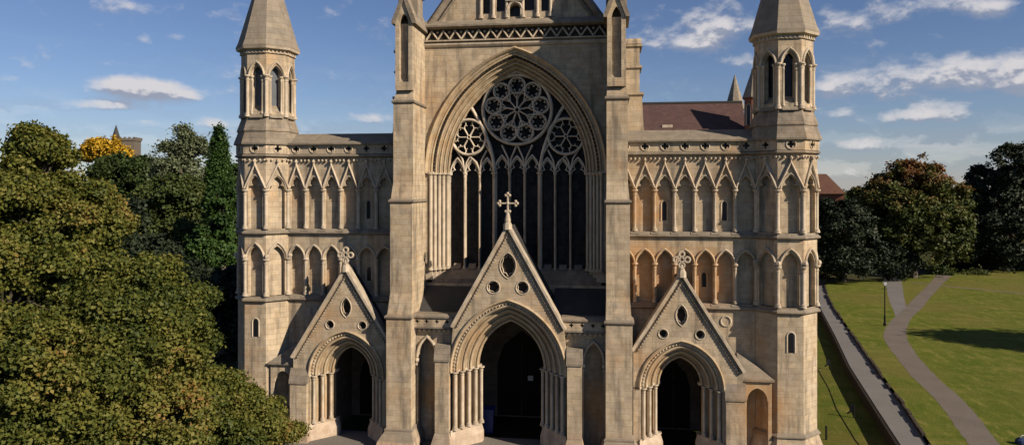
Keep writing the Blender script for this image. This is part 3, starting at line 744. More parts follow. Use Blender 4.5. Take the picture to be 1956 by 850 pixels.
# porches and doors behind the portals, coloured dark as the shade inside
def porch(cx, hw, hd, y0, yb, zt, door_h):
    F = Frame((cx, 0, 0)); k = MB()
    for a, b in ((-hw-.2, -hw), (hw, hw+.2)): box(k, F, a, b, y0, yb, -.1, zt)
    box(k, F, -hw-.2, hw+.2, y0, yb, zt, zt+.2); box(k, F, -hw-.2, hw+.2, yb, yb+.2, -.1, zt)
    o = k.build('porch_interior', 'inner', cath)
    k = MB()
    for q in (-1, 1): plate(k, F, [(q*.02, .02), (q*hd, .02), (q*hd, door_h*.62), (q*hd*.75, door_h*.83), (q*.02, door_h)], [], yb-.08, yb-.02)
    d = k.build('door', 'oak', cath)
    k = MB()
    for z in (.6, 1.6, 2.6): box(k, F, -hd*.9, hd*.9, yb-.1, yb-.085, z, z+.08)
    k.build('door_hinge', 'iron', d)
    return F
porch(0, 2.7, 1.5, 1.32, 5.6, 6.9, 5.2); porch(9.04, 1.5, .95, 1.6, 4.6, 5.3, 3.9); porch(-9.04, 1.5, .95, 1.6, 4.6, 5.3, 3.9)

# transept far behind, with its corner pinnacles
tm = MB(); box(tm, F0, 6.6, 28.8, 88, 99, 0, 21.5); tr_ = tm.build('transept', 'brick', cath)
k = MB(); k.add([(6, 87.6, 21.4), (28.8, 87.6, 21.4), (28.8, 94, 29.3), (6, 94, 29.3), (6, 100.4, 21.4), (28.8, 100.4, 21.4)], [(0, 1, 2, 3), (3, 2, 5, 4)]); k.build('transept_roof', 'tile', tr_)
k = MB(); box(k, F0, 6, 28.8, 93.8, 94.2, 29.2, 29.55); k.build('ridge', 'lead', tr_)
for (px, py_, zt, ap) in ((29.6, 88.0, 29.3, 1.4), (28.2, 98.0, 28.4, 1.4)):
    k = MB(); loft(k, [octring((px, py_), a, z) for a, z in ((ap, 0), (ap, zt-.3), (ap*1.2, zt-.1), (ap*1.2, zt))]); t_ = k.build('transept_turret', 'brick', tr_)
for (px, py_, zt, ap, hh) in ((29.6, 88.0, 29.3, 1.4, 5.4), (28.2, 98.0, 28.4, 1.4, 6.4)):
    k = MB(); loft(k, [octring((px, py_), a, z) for a, z in ((ap*1.25, zt), (.06, zt+hh))]); k.build('transept_spire', 'spire', tr_)
    k = MB()
    for j in range(8):
        a = j*PI/4; n_ = Vector((math.cos(a), math.sin(a), 0)); B = Frame((px-0, py_, 0), Vector((-n_.y, n_.x, 0)), -n_)
        bar(k, B, opening(0, .38, 24.6, zt-1.6, .5, 5), .22, -ap-.06, -ap+.02)
    k.build('belfry_frame', 'carved', tr_)
    k = MB()
    for j in range(8):
        a = j*PI/4; n_ = Vector((math.cos(a), math.sin(a), 0)); B = Frame((px-0, py_, 0), Vector((-n_.y, n_.x, 0)), -n_)
        plate(k, B, opening(0, .3, 24.6, zt-1.6, .4, 5), [], -ap-.03, -ap)
    k.build('belfry_opening', 'void', tr_)
rv = MB(); box(rv, F0, 14.5, 16.3, 90.2, 91.0, 24.6, 25.1); rv.build('roof_vent', 'carved', tr_)

# ------------------------------------------------------------------ ground
def sheet(name, pts, z, mat, kind='structure', sub=None):
    polys = [[Vector((x, y, 0)) for x, y in pts]]; mb = MB(); mb.add([(x, y, z) for x, y in pts], tessellate_polygon(polys))
    o = mb.build(name, mat); o.data.flip_normals() if o.data.polygons[0].normal.z < 0 else None
    return struct(o, kind)
sheet('ground', [(-2500, -300), (2500, -300), (2500, 2500), (-2500, 2500)], -.45, 'ground')
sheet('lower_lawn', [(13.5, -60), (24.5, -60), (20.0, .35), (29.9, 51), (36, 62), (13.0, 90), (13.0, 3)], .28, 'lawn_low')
sheet('forecourt', [(-16, -7.5), (13.4, -8.5), (13.4, 1.0), (15, 1.6), (-15, 1.6), (-16, 1.6)], .0, 'paving')
# terrace path line (left edge / right edge), at z = 1
TL = [(24.0, -22), (19.96, .4), (21.07, 7.1), (22.71, 16.8), (25.08, 28.3), (27.84, 42.4), (29.83, 50.9), (33.0, 64)]
TL[0] = (16.5, -22)
TR = [(17.6, -22), (21.27, .58), (22.62, 7.3), (24.37, 17.0), (26.5, 28.5), (29.17, 42.6), (30.94, 51.0), (34.2, 64)]
sheet('terrace_path', TL+TR[::-1], 1.0, 'terrace')
k = MB()
for i in range(len(TL)-1):
    (x0, y0), (x1, y1) = TL[i], TL[i+1]
    vs = [(x0-.22, y0, -.3), (x1-.22, y1, -.3), (x1, y1, -.3), (x0, y0, -.3), (x0-.18, y0, .93), (x1-.18, y1, .93), (x1+.02, y1, .99), (x0+.02, y0, .99)]
    k.add(vs, [(0, 1, 5, 4), (4, 5, 6, 7), (2, 3, 7, 6)])
rw = k.build('retaining_wall', 'shade_stone'); tag(rw, 'long low dark retaining wall under the left edge of the grey terrace path', 'wall')
k = MB()
for i in range(len(TR)-1):
    (x0, y0), (x1, y1) = TR[i], TR[i+1]; L = math.hypot(x1-x0, y1-y0); m = max(1, int(L/1.1))
    for j in range(m):
        if random.random() < .07: continue
        a, b = j/m, (j+1)/m-.01; h = 1.20+random.uniform(-.05, .06); o_ = random.uniform(-.03, .03)
        xa, ya, xb, yb = x0+(x1-x0)*a+o_, y0+(y1-y0)*a, x0+(x1-x0)*b+o_, y0+(y1-y0)*b
        k.add([(xa-.02, ya, .9), (xb-.02, yb, .9), (xb+.16, yb, .9), (xa+.16, ya, .9), (xa-.02, ya, h), (xb-.02, yb, h), (xb+.16, yb, h-.02), (xa+.16, ya, h-.02)], [(0, 1, 5, 4), (4, 5, 6, 7), (2, 3, 7, 6), (0, 4, 7, 3), (1, 2, 6, 5)])
tag(k.build('kerb_wall', 'shade_stone'), 'low uneven dark stone kerb along the right edge of the grey terrace path', 'kerb')
sheet('upper_lawn', [(x+.12, y) for x, y in TR]+[(60, 80), (220, 160), (220, -80), (40, -80), (17.8, -60)], 1.15, 'lawn')
def ribbon(name, cl, z, mat, edge=None):
    L, R = [], []
    for i, (x, y, w) in enumerate(cl):
        a = cl[max(i-1, 0)]; b = cl[min(i+1, len(cl)-1)]; dx, dy = b[0]-a[0], b[1]-a[1]; q = math.hypot(dx, dy)
        wa, wb = w/2+random.uniform(-.045, .045), w/2+random.uniform(-.045, .045)
        L.append((x-dy/q*wa, y+dx/q*wa)); R.append((x+dy/q*wb, y-dx/q*wb))
    mb = MB(); n = len(cl); mb.add([(x, y, z) for x, y in L]+[(x, y, z) for x, y in R], [(i, i+1, n+i+1, n+i) for i in range(n-1)])
    return struct(mb.build(name, mat))
def smooth_path(P, k=22):
    out = []
    for i in range(len(P)-1):
        p0, p1, p2, p3 = P[max(i-1, 0)], P[i], P[i+1], P[min(i+2, len(P)-1)]
        for j in range(k):
            t = j/k; out.append(tuple(.5*((2*p1[m])+(-p0[m]+p2[m])*t+(2*p0[m]-5*p1[m]+4*p2[m]-p3[m])*t*t+(-p0[m]+3*p1[m]-3*p2[m]+p3[m])*t**3) for m in range(3)))
    return out+[P[-1]]
ribbon('lawn_path', smooth_path([(22.4, -8, 1.5), (23.96, 0.54, 1.47), (25.19, 5.71, 1.52), (25.91, 9.32, 1.57), (26.63, 14.13, 1.59), (27.81, 19.95, 1.6), (28.76, 23.91, 1.74), (29.8, 27.56, 1.79), (31.72, 32.28, 1.64), (34.42, 37.8, 1.44), (37.88, 44.11, 1.5), (41.76, 51.52, 1.46), (47.8, 62.81, 1.46), (55.8, 77.8, 2.0)]), 1.156, 'path')
ribbon('branch_path', smooth_path([(33.6, 36.9, .8), (34.79, 39.35, 1.2), (38.12, 49.44, 1.6), (42.53, 62.08, 1.9), (47.53, 76.08, 2)]), 1.154, 'terrace')
ribbon('cross_path', smooth_path([(46, 65.5, .7), (48.4, 63.0, .7), (51.2, 60.0, .65), (55.6, 56.2, .7), (64, 50, .8)]), 1.158, 'path')

# ------------------------------------------------------------------ foliage
def leaf_mat(name, stops, transl=.25, hot=None):
    m, t = newmat(name); a = t.new('ShaderNodeAttribute', attribute_name='leaf_tint')
    geo = t.new('ShaderNodeNewGeometry'); n = t.noise(geo.outputs['Position'], .35, 4, .6)
    f = t.m('ADD', t.m('MULTIPLY', a.outputs['Fac'], .62), t.m('MULTIPLY', t.m('SUBTRACT', n, .5), 1.5), clamp=False)
    f = t.m('ADD', f, .19, clamp=True)
    if hot: f = t.m('ADD', f, t.m('ADD', t.rng(t.sep(geo.outputs['Position'])[2], hot[0], hot[1], -.22, .38), 0.0), clamp=True)
    c = t.ramp(f, stops); finish(t, c, .6, .25, trans=(t.mix(.5, c, (.5, .55, .1), 'MULTIPLY'), transl)); return m
M['maple'] = leaf_mat('maple leaves', [(0, (.022, .038, .009)), (.32, (.062, .082, .016)), (.58, (.135, .142, .026)), (.85, (.215, .185, .045)), (1, (.28, .15, .045))], .32)
M['green'] = leaf_mat('dark green leaves', [(0, (.018, .034, .010)), (.5, (.040, .064, .016)), (1, (.075, .094, .024))])
M['olive'] = leaf_mat('olive leaves', [(0, (.034, .054, .014)), (.5, (.062, .086, .022)), (1, (.10, .108, .03))])
M['pale'] = leaf_mat('silver green leaves', [(0, (.07, .09, .045)), (.5, (.13, .155, .08)), (1, (.20, .22, .13))])
M['yellow'] = leaf_mat('yellow leaves', [(0, (.28, .17, .012)), (.5, (.50, .30, .02)), (1, (.62, .40, .04))])
M['conifer'] = leaf_mat('conifer needles', [(0, (.012, .028, .006)), (.5, (.032, .070, .012)), (1, (.062, .104, .022))], .1)
M['yew'] = leaf_mat('dark yew', [(0, (.010, .015, .008)), (.5, (.018, .028, .013)), (1, (.036, .048, .022))], .05)
M['copper'] = leaf_mat('autumn beech leaves', [(0, (.04, .06, .015)), (.45, (.085, .10, .024)), (.68, (.125, .105, .03)), (.84, (.165, .088, .032)), (1, (.21, .085, .032))], .25, (9, 19))
M['bark'] = flat_mat('grey bark', (.10, .085, .065), .9, .1, .4, 5, .6)

def leaves(name, centers, per, sigma, size, mat, parent, keep=None, dirs=None):
    c = np.repeat(np.asarray(centers), per, axis=0); n = len(c)
    p = c+RNG.normal(0, 1, (n, 3))*np.asarray(sigma)
    if keep is not None: p = p[keep(p)]; n = len(p)
    nr = RNG.normal(0, .8, (n, 3))+(np.array((.15, -.15, .55)) if dirs is None else np.repeat(dirs, per, axis=0)*.9+np.array((0, 0, .4))); nr /= np.linalg.norm(nr, axis=1)[:, None]
    t = np.cross(nr, RNG.normal(0, 1, (n, 3))); t /= np.linalg.norm(t, axis=1)[:, None]; b = np.cross(nr, t)
    s = (size*RNG.uniform(.6, 1.25, n))[:, None]; bend = nr*s*.15
    V = np.empty((n, 4, 3)); V[:, 0] = p-t*s*.5; V[:, 1] = p+b*s*.36+bend; V[:, 2] = p+t*s*.5-bend; V[:, 3] = p-b*s*.36+bend
    me = bpy.data.meshes.new(name); me.vertices.add(n*4); me.vertices.foreach_set('co', V.reshape(-1))
    me.loops.add(n*4); me.loops.foreach_set('vertex_index', np.arange(n*4, dtype=np.int32))
    me.polygons.add(n); me.polygons.foreach_set('loop_start', np.arange(0, n*4, 4, dtype=np.int32))
    me.update(calc_edges=True)
    at_ = me.attributes.new('leaf_tint', 'FLOAT', 'FACE')
    cl = np.repeat(RNG.uniform(0, 1, len(centers)), per)[:n] if keep is None else RNG.uniform(0, 1, n)
    at_.data.foreach_set('value', np.clip(.5*cl+.5*RNG.uniform(0, 1, n), 0, 1).astype(np.float32))
    me.materials.append(M[mat]); o = bpy.data.objects.new(name, me); COL.objects.link(o); o.parent = parent
    return o
def billow(lobes, n_sub, n, rs=(.22, .36), squash=.78):
    """clump centres on many small rounded sprays standing on the skin of each lobe"""
    A = np.array([l[3]*l[5]+l[3]*l[4]+l[4]*l[5] for l in lobes]); A = A**.6; idx = RNG.choice(len(lobes), n_sub, p=A/A.sum()); L = np.array(lobes)[idx]
    d = RNG.normal(0, 1, (n_sub, 3)); d[:, 2] = np.abs(d[:, 2]+.35)-.35; d /= np.linalg.norm(d, axis=1)[:, None]
    c = L[:, :3]+d*L[:, 3:]*RNG.uniform(.55, .86, (n_sub, 1)); r = L[:, 3:].min(axis=1)*RNG.uniform(rs[0], rs[1], n_sub)
    k = RNG.integers(0, n_sub, n); e = RNG.normal(0, 1, (n, 3))+d[k]*.9+np.array((0, 0, .5)); e /= np.linalg.norm(e, axis=1)[:, None]
    return c[k]+e*(r[k]*RNG.uniform(.75, 1.05, n))[:, None]*np.array((1, 1, squash)), e
def shell(lobes, n, inner=.62):
    """clump centres through the outer volume of ellipsoid lobes (cx,cy,cz,rx,ry,rz)"""
    A = np.array([l[3]*l[5]+l[3]*l[4]+l[4]*l[5] for l in lobes]); idx = RNG.choice(len(lobes), n, p=A/A.sum()); L = np.array(lobes)[idx]
    d = RNG.normal(0, 1, (n, 3)); d /= np.linalg.norm(d, axis=1)[:, None]
    lump = 1+.10*np.sin(d[:, 0]*7+idx)+.08*np.sin(d[:, 2]*9+d[:, 1]*5+idx*2)
    r = (inner+(1-inner)*RNG.uniform(0, 1, n)**.6)*lump
    return L[:, :3]+d*L[:, 3:]*r[:, None]
def trunk_mesh(base, top, r, lobes, name, parent, mat='bark'):
    mb = MB(); base = Vector(base); top = Vector(top); mid = base.lerp(top, .5)+Vector((r*.4, -r*.3, 0))
    tube(mb, [base-Vector((0, 0, .3)), base+Vector((0, 0, .4)), mid, top], [r*1.45, r*1.05, r*.85, r*.45], 9)
    for l in lobes:
        c = Vector(l[:3]); s = base.lerp(top, random.uniform(.45, .95)); m_ = s.lerp(c, .5)+Vector((0, 0, .12*(c-s).length))
        tube(mb, [s, m_, c, c+Vector((l[3]*.3, -l[4]*.3, l[5]*.5))], [r*.42, r*.28, r*.15, r*.05], 6)
        for j in range(9 if name == 'trunk' and r > .29 and 'maple' in parent.name else 4):
            d = Vector((random.uniform(-1, 1)*l[3], random.uniform(-1, 1)*l[4], random.uniform(-.3, 1)*l[5]))*.86
            tube(mb, [m_.lerp(c, .7), c+d*.5, c+d], [r*.14, r*.08, r*.03], 5)
    return mb.build('trunk', mat, parent)
def tree(name, label, cat, base, lobes, n, per, sigma, size, mat, r=.35, group=None, inner=.6, topz=None, sub=0, rs=(.22, .36), fill=5):
    t = thing(name, label, cat, (0, 0, 0), group)
    z = topz or (sum(l[2] for l in lobes)/len(lobes))
    trunk_mesh(base, (base[0], base[1], z), r, lobes[:10], 'trunk', t)
    if sub:
        a, e = billow(lobes, sub, n, rs); b = shell(lobes, n//fill, .5); c = np.array([l[:3] for l in lobes]).mean(axis=0); eb = b-c; eb /= np.linalg.norm(eb, axis=1)[:, None]
        leaves('crown', np.vstack([a, b]), per, sigma, size, mat, t, None, np.vstack([e, eb]))
    else: leaves('crown', shell(lobes, n, inner), per, sigma, size, mat, t)
    return t
def lobe(px, py, t, rx, ry=None, dep=None):
    p = at(px, py, t); k = t/FPX; ry = ry or rx; return (p.x, p.y, p.z, rx*k, (dep or rx)*k, ry*k)
# two maples close to the camera
LA = [lobe(75, 315, 25, 55, 62), lobe(72, 275, 25, 34, 30), lobe(100, 290, 25.5, 28, 26), lobe(10, 345, 24, 60, 46), lobe(35, 400, 24, 100, 80), lobe(150, 380, 25.5, 52, 54), lobe(60, 840, 22, 130, 80), lobe(170, 860, 23, 110, 70), lobe(100, 450, 24.5, 110, 90), lobe(20, 560, 23, 130, 120),
      lobe(185, 430, 26, 52, 60), lobe(140, 520, 25, 100, 70), lobe(235, 418, 26.5, 14, 22), lobe(60, 700, 22, 130, 110), lobe(-80, 480, 24, 120, 160), lobe(-60, 760, 22, 150, 160), lobe(112, 305, 26.5, 22, 28)]
b = at(20, 359, 24.5); tree('maple_tree', 'tall near maple with olive and rusty leaves filling the left edge of the photo', 'tree', (b.x, b.y, -.2), LA, 5600, 42, (.16, .16, .11), .14, 'maple', .38, sub=190, rs=(.26, .42), fill=16)
LB = [lobe(255, 560, 25, 66, 62), lobe(330, 610, 26, 60, 62), lobe(200, 620, 24, 90, 80), lobe(280, 690, 24.5, 100, 80), lobe(375, 660, 27, 40, 60), lobe(390, 760, 27.5, 60, 56), lobe(280, 800, 24, 120, 80),
      lobe(170, 770, 23, 120, 110), lobe(430, 750, 28.5, 32, 40), lobe(490, 815, 29.5, 50, 36), lobe(540, 826, 30.5, 30, 28), lobe(510, 790, 30, 26, 26), lobe(455, 770, 29, 40, 40), lobe(400, 860, 27, 100, 66), lobe(250, 900, 24, 150, 90), lobe(388, 570, 27.5, 24, 26), lobe(310, 530, 26.5, 30, 30)]
b = at(270, 359, 25); tree('maple_tree', 'lower bushy maple with olive leaves reaching in front of the left turret', 'tree', (b.x, b.y, -.2), LB, 5000, 42, (.16, .16, .11), .14, 'maple', .30, sub=200, rs=(.30, .48), fill=16)

def bgtree(name, label, px, lobes_px, t, mat, n=500, per=34, leaf=.42, sig=.55, gz=0, group='trees behind the cathedral', r=.4, inner=.5):
    L = [lobe(x, y, t+dt, a, bb) for x, y, a, bb, dt in lobes_px]; b = at(px, 359, t)
    return tree(name, label, 'tree', (b.x, b.y, gz), L, int(n*1.4), per, (sig*.6, sig*.6, sig*.45), leaf, mat, r, group, inner, sub=max(40, n//9))
G1 = 'trees behind the cathedral on the left'; G2 = 'trees around the lawn on the right'
bgtree('yellow_tree', 'small bright yellow tree in front of the distant church tower', 200, [(200, 286, 34, 26, 0), (180, 292, 22, 20, 1), (226, 296, 22, 20, 0)], 190, 'yellow', 220, 30, .9, .9, 0, G1)
bgtree('pale_tree', 'loose silvery green tree rising beside the pointed conifer', 345, [(345, 275, 30, 30, 0), (325, 305, 30, 40, 0), (370, 300, 30, 40, 1), (350, 340, 50, 40, 0)], 105, 'pale', 380, 26, .42, .75, 0, G1, inner=.3)
bgtree('broadleaf_tree', 'dark green tree below the distant church tower', 260, [(250, 345, 62, 46, 0), (300, 350, 40, 40, 2), (215, 335, 50, 34, 3), (270, 400, 70, 60, 0), (300, 330, 28, 20, 4)], 120, 'green', 700, 32, .6, .8, 0, G1)
bgtree('broadleaf_tree', 'mid green bushy tree between the near maple and the conifer', 330, [(330, 390, 60, 60, 0), (300, 440, 60, 60, 0), (370, 450, 60, 60, -1), (340, 500, 80, 60, 0), (390, 400, 40, 50, 1)], 88, 'olive', 900, 32, .42, .6, 0, G1)
bgtree('broadleaf_tree', 'deep green tree in shade just left of the left turret', 425, [(425, 420, 30, 60, 0), (400, 480, 45, 50, 0), (440, 480, 30, 50, 2), (420, 400, 28, 50, 3)], 78, 'conifer', 600, 32, .36, .5, 0, G1)
bgtree('broadleaf_tree', 'dark low tree beside the left turret behind the conifer', 470, [(470, 370, 30, 55, 0), (450, 350, 20, 36, 0), (480, 440, 50, 60, 0)], 130, 'green', 420, 30, .6, .8, 0, G1)
bgtree('broadleaf_tree', 'dark tree in shade above the gap left of the church wall', 300, [(270, 500, 60, 60, 0), (330, 540, 60, 50, 0), (240, 430, 40, 50, 3)], 66, 'yew', 600, 30, .4, .5, 0, G1)
bgtree('yew_bush', 'black green yew filling the gap between near maple and turret', 430, [(430, 560, 60, 50, 0), (400, 600, 60, 60, 0), (440, 640, 60, 60, 0), (470, 560, 40, 70, 2)], 62, 'yew', 700, 30, .34, .45, 0, G1)
# pointed conifer
ct = thing('conifer_tree', 'tall pointed dark conifer left of the left turret', 'tree', group=G1)
b = at(418, 359, 92); cs = []
for i in range(900):
    f = random.random()**.8; z = 21.6-f*17; rr = .25+2.9*f**.8; a = random.uniform(0, 2*PI); q = rr*random.uniform(.6, 1)
    cs.append((b.x+q*math.cos(a), b.y+q*math.sin(a), z))
leaves('crown', cs, 26, (.28, .28, .42), .34, 'conifer', ct)
k = MB(); tube(k, [(b.x, b.y, -.3), (b.x, b.y, 10), (b.x, b.y, 21)], [.4, .3, .05], 8); k.build('trunk', 'bark', ct)
# right hand side
bgtree('beech_tree', 'broad domed beech turning copper at the top beyond the lawn', 1745, [(1740, 365, 72, 58, 0), (1700, 400, 64, 56, 0), (1790, 400, 56, 70, 0), (1745, 440, 95, 80, 0), (1690, 460, 60, 60, 1), (1800, 460, 50, 60, 0), (1745, 340, 40, 36, 1), (1660, 385, 36, 34, 1), (1820, 430, 32, 50, 0)], 102, 'copper', 1700, 34, .42, .5, 1.2, G2, .55)
bgtree('yew_tree', 'very dark spreading yew at the end of the terrace path', 1610, [(1610, 440, 60, 60, 0), (1580, 420, 40, 50, 1), (1650, 480, 60, 46, 0), (1600, 500, 60, 40, -1), (1700, 500, 46, 36, 1), (1560, 480, 40, 60, 1)], 98, 'yew', 1300, 32, .36, .45, 1.2, G2, .5)
bgtree('oak_tree', 'tall black green tree at the right edge of the photo', 1930, [(1935, 330, 50, 50, 0), (1900, 375, 52, 46, 0), (1960, 390, 70, 70, 2), (1930, 450, 100, 66, 0), (1875, 345, 22, 26, 3), (1870, 430, 40, 50, 2), (2010, 360, 60, 80, 0), (1925, 500, 90, 34, 4)], 112, 'yew', 1500, 34, .46, .6, 1.2, G2, .55)
bgtree('broadleaf_tree', 'dark tree seen between the copper beech and the right edge trees', 1850, [(1850, 470, 60, 50, 0), (1848, 415, 44, 50, 2), (1840, 505, 70, 30, 0), (1940, 500, 70, 36, 0), (1860, 380, 26, 34, 2)], 124, 'yew', 600, 32, .5, .6, 1.2, G2, .4)
# trees outside the frame that throw the long shadow over the lawn
def offtree(x, y, h, r, lab):
    L = [(x, y, h*.62, r, r, h*.34), (x+r*.5, y+1, h*.5, r*.7, r*.7, h*.25), (x-r*.4, y-1, h*.75, r*.55, r*.55, h*.22)]
    tree('lime_tree', lab, 'tree', (x, y, 1.2), L, 420, 30, (.6, .6, .5), .6, 'green', .4, None, .5)
offtree(57.0, 18.6, 16.5, 4.4, 'tall green lime tree standing on the lawn beyond the right edge')
# low shrubs along the back of the lawn
for i, (x, y, r, lab, mt) in enumerate(((1862, 527, 26, 'dusty brown shrub under the trees at the right back of the lawn', 'copper'), (1800, 522, 20, 'dark rounded shrub under the copper beech', 'green'))):
    p = at(x, y, 106); t = thing('shrub', lab, 'shrub'); leaves('foliage', shell([(p.x, p.y, p.z, r*.078, 1.2, .9)], 60, .3), 26, .3, .3, mt, t)
p = at(447, 462, 86); t = thing('shrub', 'small orange autumn shrub beside the left turret', 'shrub'); M['rust'] = leaf_mat('rust leaves', [(0, (.12, .05, .015)), (1, (.30, .11, .02))]); leaves('foliage', shell([(p.x, p.y, p.z, 2.0, 1.4, .7)], 60, .3), 26, .3, .3, 'rust', t)
# distant wood on the skyline
cs = []
for i in range(2600):
    a = random.uniform(-60, 50); R = random.uniform(300, 420); h = 9+3*math.sin(a*.35)+2.2*math.sin(a*1.1+1)
    cs.append((CAMX+R*math.sin(rad(a)), CAMY+R*math.cos(rad(a)), random.uniform(0, 1)**.6*h))
o = leaves('distant_wood', cs, 16, (2.6, 2.6, 1.4), 2.6, 'green', None); struct(o, 'stuff')

# ------------------------------------------------------------------ far buildings
ch = thing('church_tower', 'distant battlemented stone church tower with a small corner spire above the trees', 'tower')
p = at(245, 300, 420); cx, cy = p.x, p.y; k = MB()
FT = Frame((cx, cy, 0), (math.cos(.25), math.sin(.25), 0), (-math.sin(.25), math.cos(.25), 0))
box(k, FT, -5.2, 5.2, -5, 5, 0, 41.5); w_ = k.build('wall', 'flint', ch)
k = MB(); box(k, FT, -5.6, 5.6, -5.4, 5.4, 41.5, 42.3)
for i in range(5):
    for (a, b_, c_, d_) in ((-5.6+i*2.55, -4.3+i*2.55, -5.4, -4.9), (-5.6+i*2.55, -4.3+i*2.55, 4.9, 5.4)): box(k, FT, a, b_, c_, d_, 42.3, 43.6)
    for q in (-5.6, 5.1): box(k, FT, q, q+.5, -5.4+i*2.35, -4.1+i*2.35, 42.3, 43.6)
k.build('battlement', 'flint', w_)
for u in (-.2,):
    k = MB(); bar(k, FT, opening(u, 1.2, 33.5, 37.5, 1.6, 6), .4, -5.2, -4.9); wn = k.build('window', 'carved', ch)
    k = MB(); plate(k, FT, opening(u, 1.0, 33.5, 37.5, 1.4, 6), [], -5.1, -5.0); k.build('pane', 'void', wn)
k = MB(); c2 = FT(-7.2, 1, 0); loft(k, [octring((c2.x, c2.y), a, z) for a, z in ((1.7, 0), (1.7, 44.0), (2.0, 44.2), (1.9, 44.4), (.1, 51))]); k.build('corner_turret', 'lead', ch)
hs = thing('brick_house', 'red roofed brick house showing between the right turret and the copper beech', 'house')
p = at(1570, 374, 175); FH = Frame((p.x, p.y, 0), (math.cos(-.2), math.sin(-.2), 0), (-math.sin(-.2), math.cos(-.2), 0)); k = MB(); box(k, FH, -9, 4.6, -4, 4, 0, 12.8); w_ = k.build('wall', 'brick', hs)
M['clay'] = tile_mat('orange clay tiles', (.125, .062, .042), (.15, .075, .05), .6, .4)
k = MB(); k.add([FH(-9.5, -4.6, 12.6), FH(5.0, -4.6, 12.6), FH(1.0, 0, 17.4), FH(-9.5, 0, 17.4), FH(-9.5, 4.6, 12.6), FH(5.0, 4.6, 12.6)], [(0, 1, 2, 3), (3, 2, 5, 4), (1, 5, 2)]); k.build('roof', 'clay', hs)
k = MB(); box(k, FH, -4, -3.2, -.5, .5, 17, 18.6); k.build('chimney', 'brick', hs)
for u in (-5, -1.5, 2):
    k = MB(); box(k, FH, u-.6, u+.6, -4.08, -3.98, 9.4, 11.2); k.build('window', 'void', hs)

# ------------------------------------------------------------------ small things
lp = thing('street_lamp', 'slim black lamp post on the lawn beside the fork in the path', 'lamp', (30.78, 32.65, 1.15))
k = MB(); lathe(k, (0, 0), [(.13, 0), (.13, .25), (.09, .3), (.08, .9), (.055, 1.0), (.045, 3.6), (.07, 3.65), (.05, 3.75)], 10); k.build('post', 'iron', lp, True)
k = MB(); box(k, Frame(), -.28, .28, -.015, .015, 3.45, 3.48); k.build('ladder_bar', 'iron', lp)
k = MB(); loft(k, [[(x*w, y*w, z) for x, y in ((-1, -1), (1, -1), (1, 1), (-1, 1))] for w, z in ((.09, 3.76), (.17, 4.16))]); k.build('lantern', 'glassl', lp)
k = MB(); loft(k, [[(x*w, y*w, z) for x, y in ((-1, -1), (1, -1), (1, 1), (-1, 1))] for w, z in ((.21, 4.162), (.2, 4.2), (.06, 4.36), (.02, 4.48))]); k.build('lantern_cap', 'iron', lp)
bn = thing('blue_box', 'blue plastic box standing just inside the left of the central doorway', 'box', (-1.5, 2.3, 0))
k = MB(); loft(k, [[(x*w, y*w*.8, z) for x, y in ((-1, -1), (1, -1), (1, 1), (-1, 1))] for w, z in ((.24, .02), (.26, .1), (.3, 1.25), (.33, 1.27), (.33, 1.33))]); k.build('bin_body', 'blue', bn)
k = MB(); prism(k, Frame(), [(-.28, 1.335), (-.28, 1.38), (.2, 1.5), (.28, 1.45), (.28, 1.335)], -.34, .34); k.build('lid', 'blue', bn)
nt = MB(); box(nt, Frame((.55, 5.48, 0)), -.16, .16, -.012, .012, 2.2, 2.5); o = nt.build('paper_notice', 'white'); tag(o, 'small white paper notice on the dark central door', 'notice')
def marker(x, y, a, lab, h=.62):
    t = thing('grave_marker', lab, 'grave marker', (x, y, .27), 'little dark markers on the lower lawn'); t.rotation_euler = (0, 0, a)
    k = MB(); tube(k, [(.12, 0, 0), (.10, 0, h)], [.055, .045], 6); k.build('post', 'iron', t)
    k = MB(); tube(k, [(-.26, 0, h*.30), (.10, 0, h*.62)], [.05, .04], 6); k.build('strut', 'iron', t)
    k = MB(); loft(k, [[(x_*w-.02, y_*.03, z) for x_, y_ in ((-1, -1), (1, -1), (1, 1), (-1, 1))] for w, z in ((.10, h*.5), (.12, h*.9), (.03, h*1.02))]); k.build('plate', 'iron', t)
marker(21.75, 18.77, .1, 'farther of the two small dark angular markers on the lower lawn', .75)
marker(19.71, 7.03, -.2, 'nearer of the two small dark angular markers on the lower lawn', .78)
ps = MB(); tube(ps, [(17.07, 2.9, -.1), (17.07, 2.9, .95)], [.06, .05], 7); ball(ps, (17.07, 2.9, .98), .07); tag(ps.build('short_post', 'iron'), 'short dark post in the grass at the foot of the right turret', 'post')
cb_ = MB(); tube(cb_, [(20.97, 18.67, .295), (20.2, 13.2, .295), (19.31, 8.57, .295), (18.62, 3.02, .295), (18.3, -2, .295)], [.022]*5, 6); tag(cb_.build('cable', 'iron'), 'thin dark cable lying across the lower lawn', 'cable')
bg = thing('bag', 'blue and black bag lying on the lawn at the bottom right edge', 'bag', (25.95, .95, 1.15))
k = MB(); loft(k, [[(a*.36*w, b_*.2*w, z) for a, b_ in ((-1, -.6), (-.6, -1), (.6, -1), (1, -.6), (1, .6), (.6, 1), (-.6, 1), (-1, .6))] for w, z in ((.8, 0), (1, .08), (.95, .22), (.6, .32), (.2, .35))]); k.build('body', 'cloth', bg)
k = MB(); tube(k, [(-.15, 0, .3), (-.1, 0, .45), (.1, 0, .45), (.15, 0, .3)], [.02]*4, 6); k.build('handle', 'white', bg)

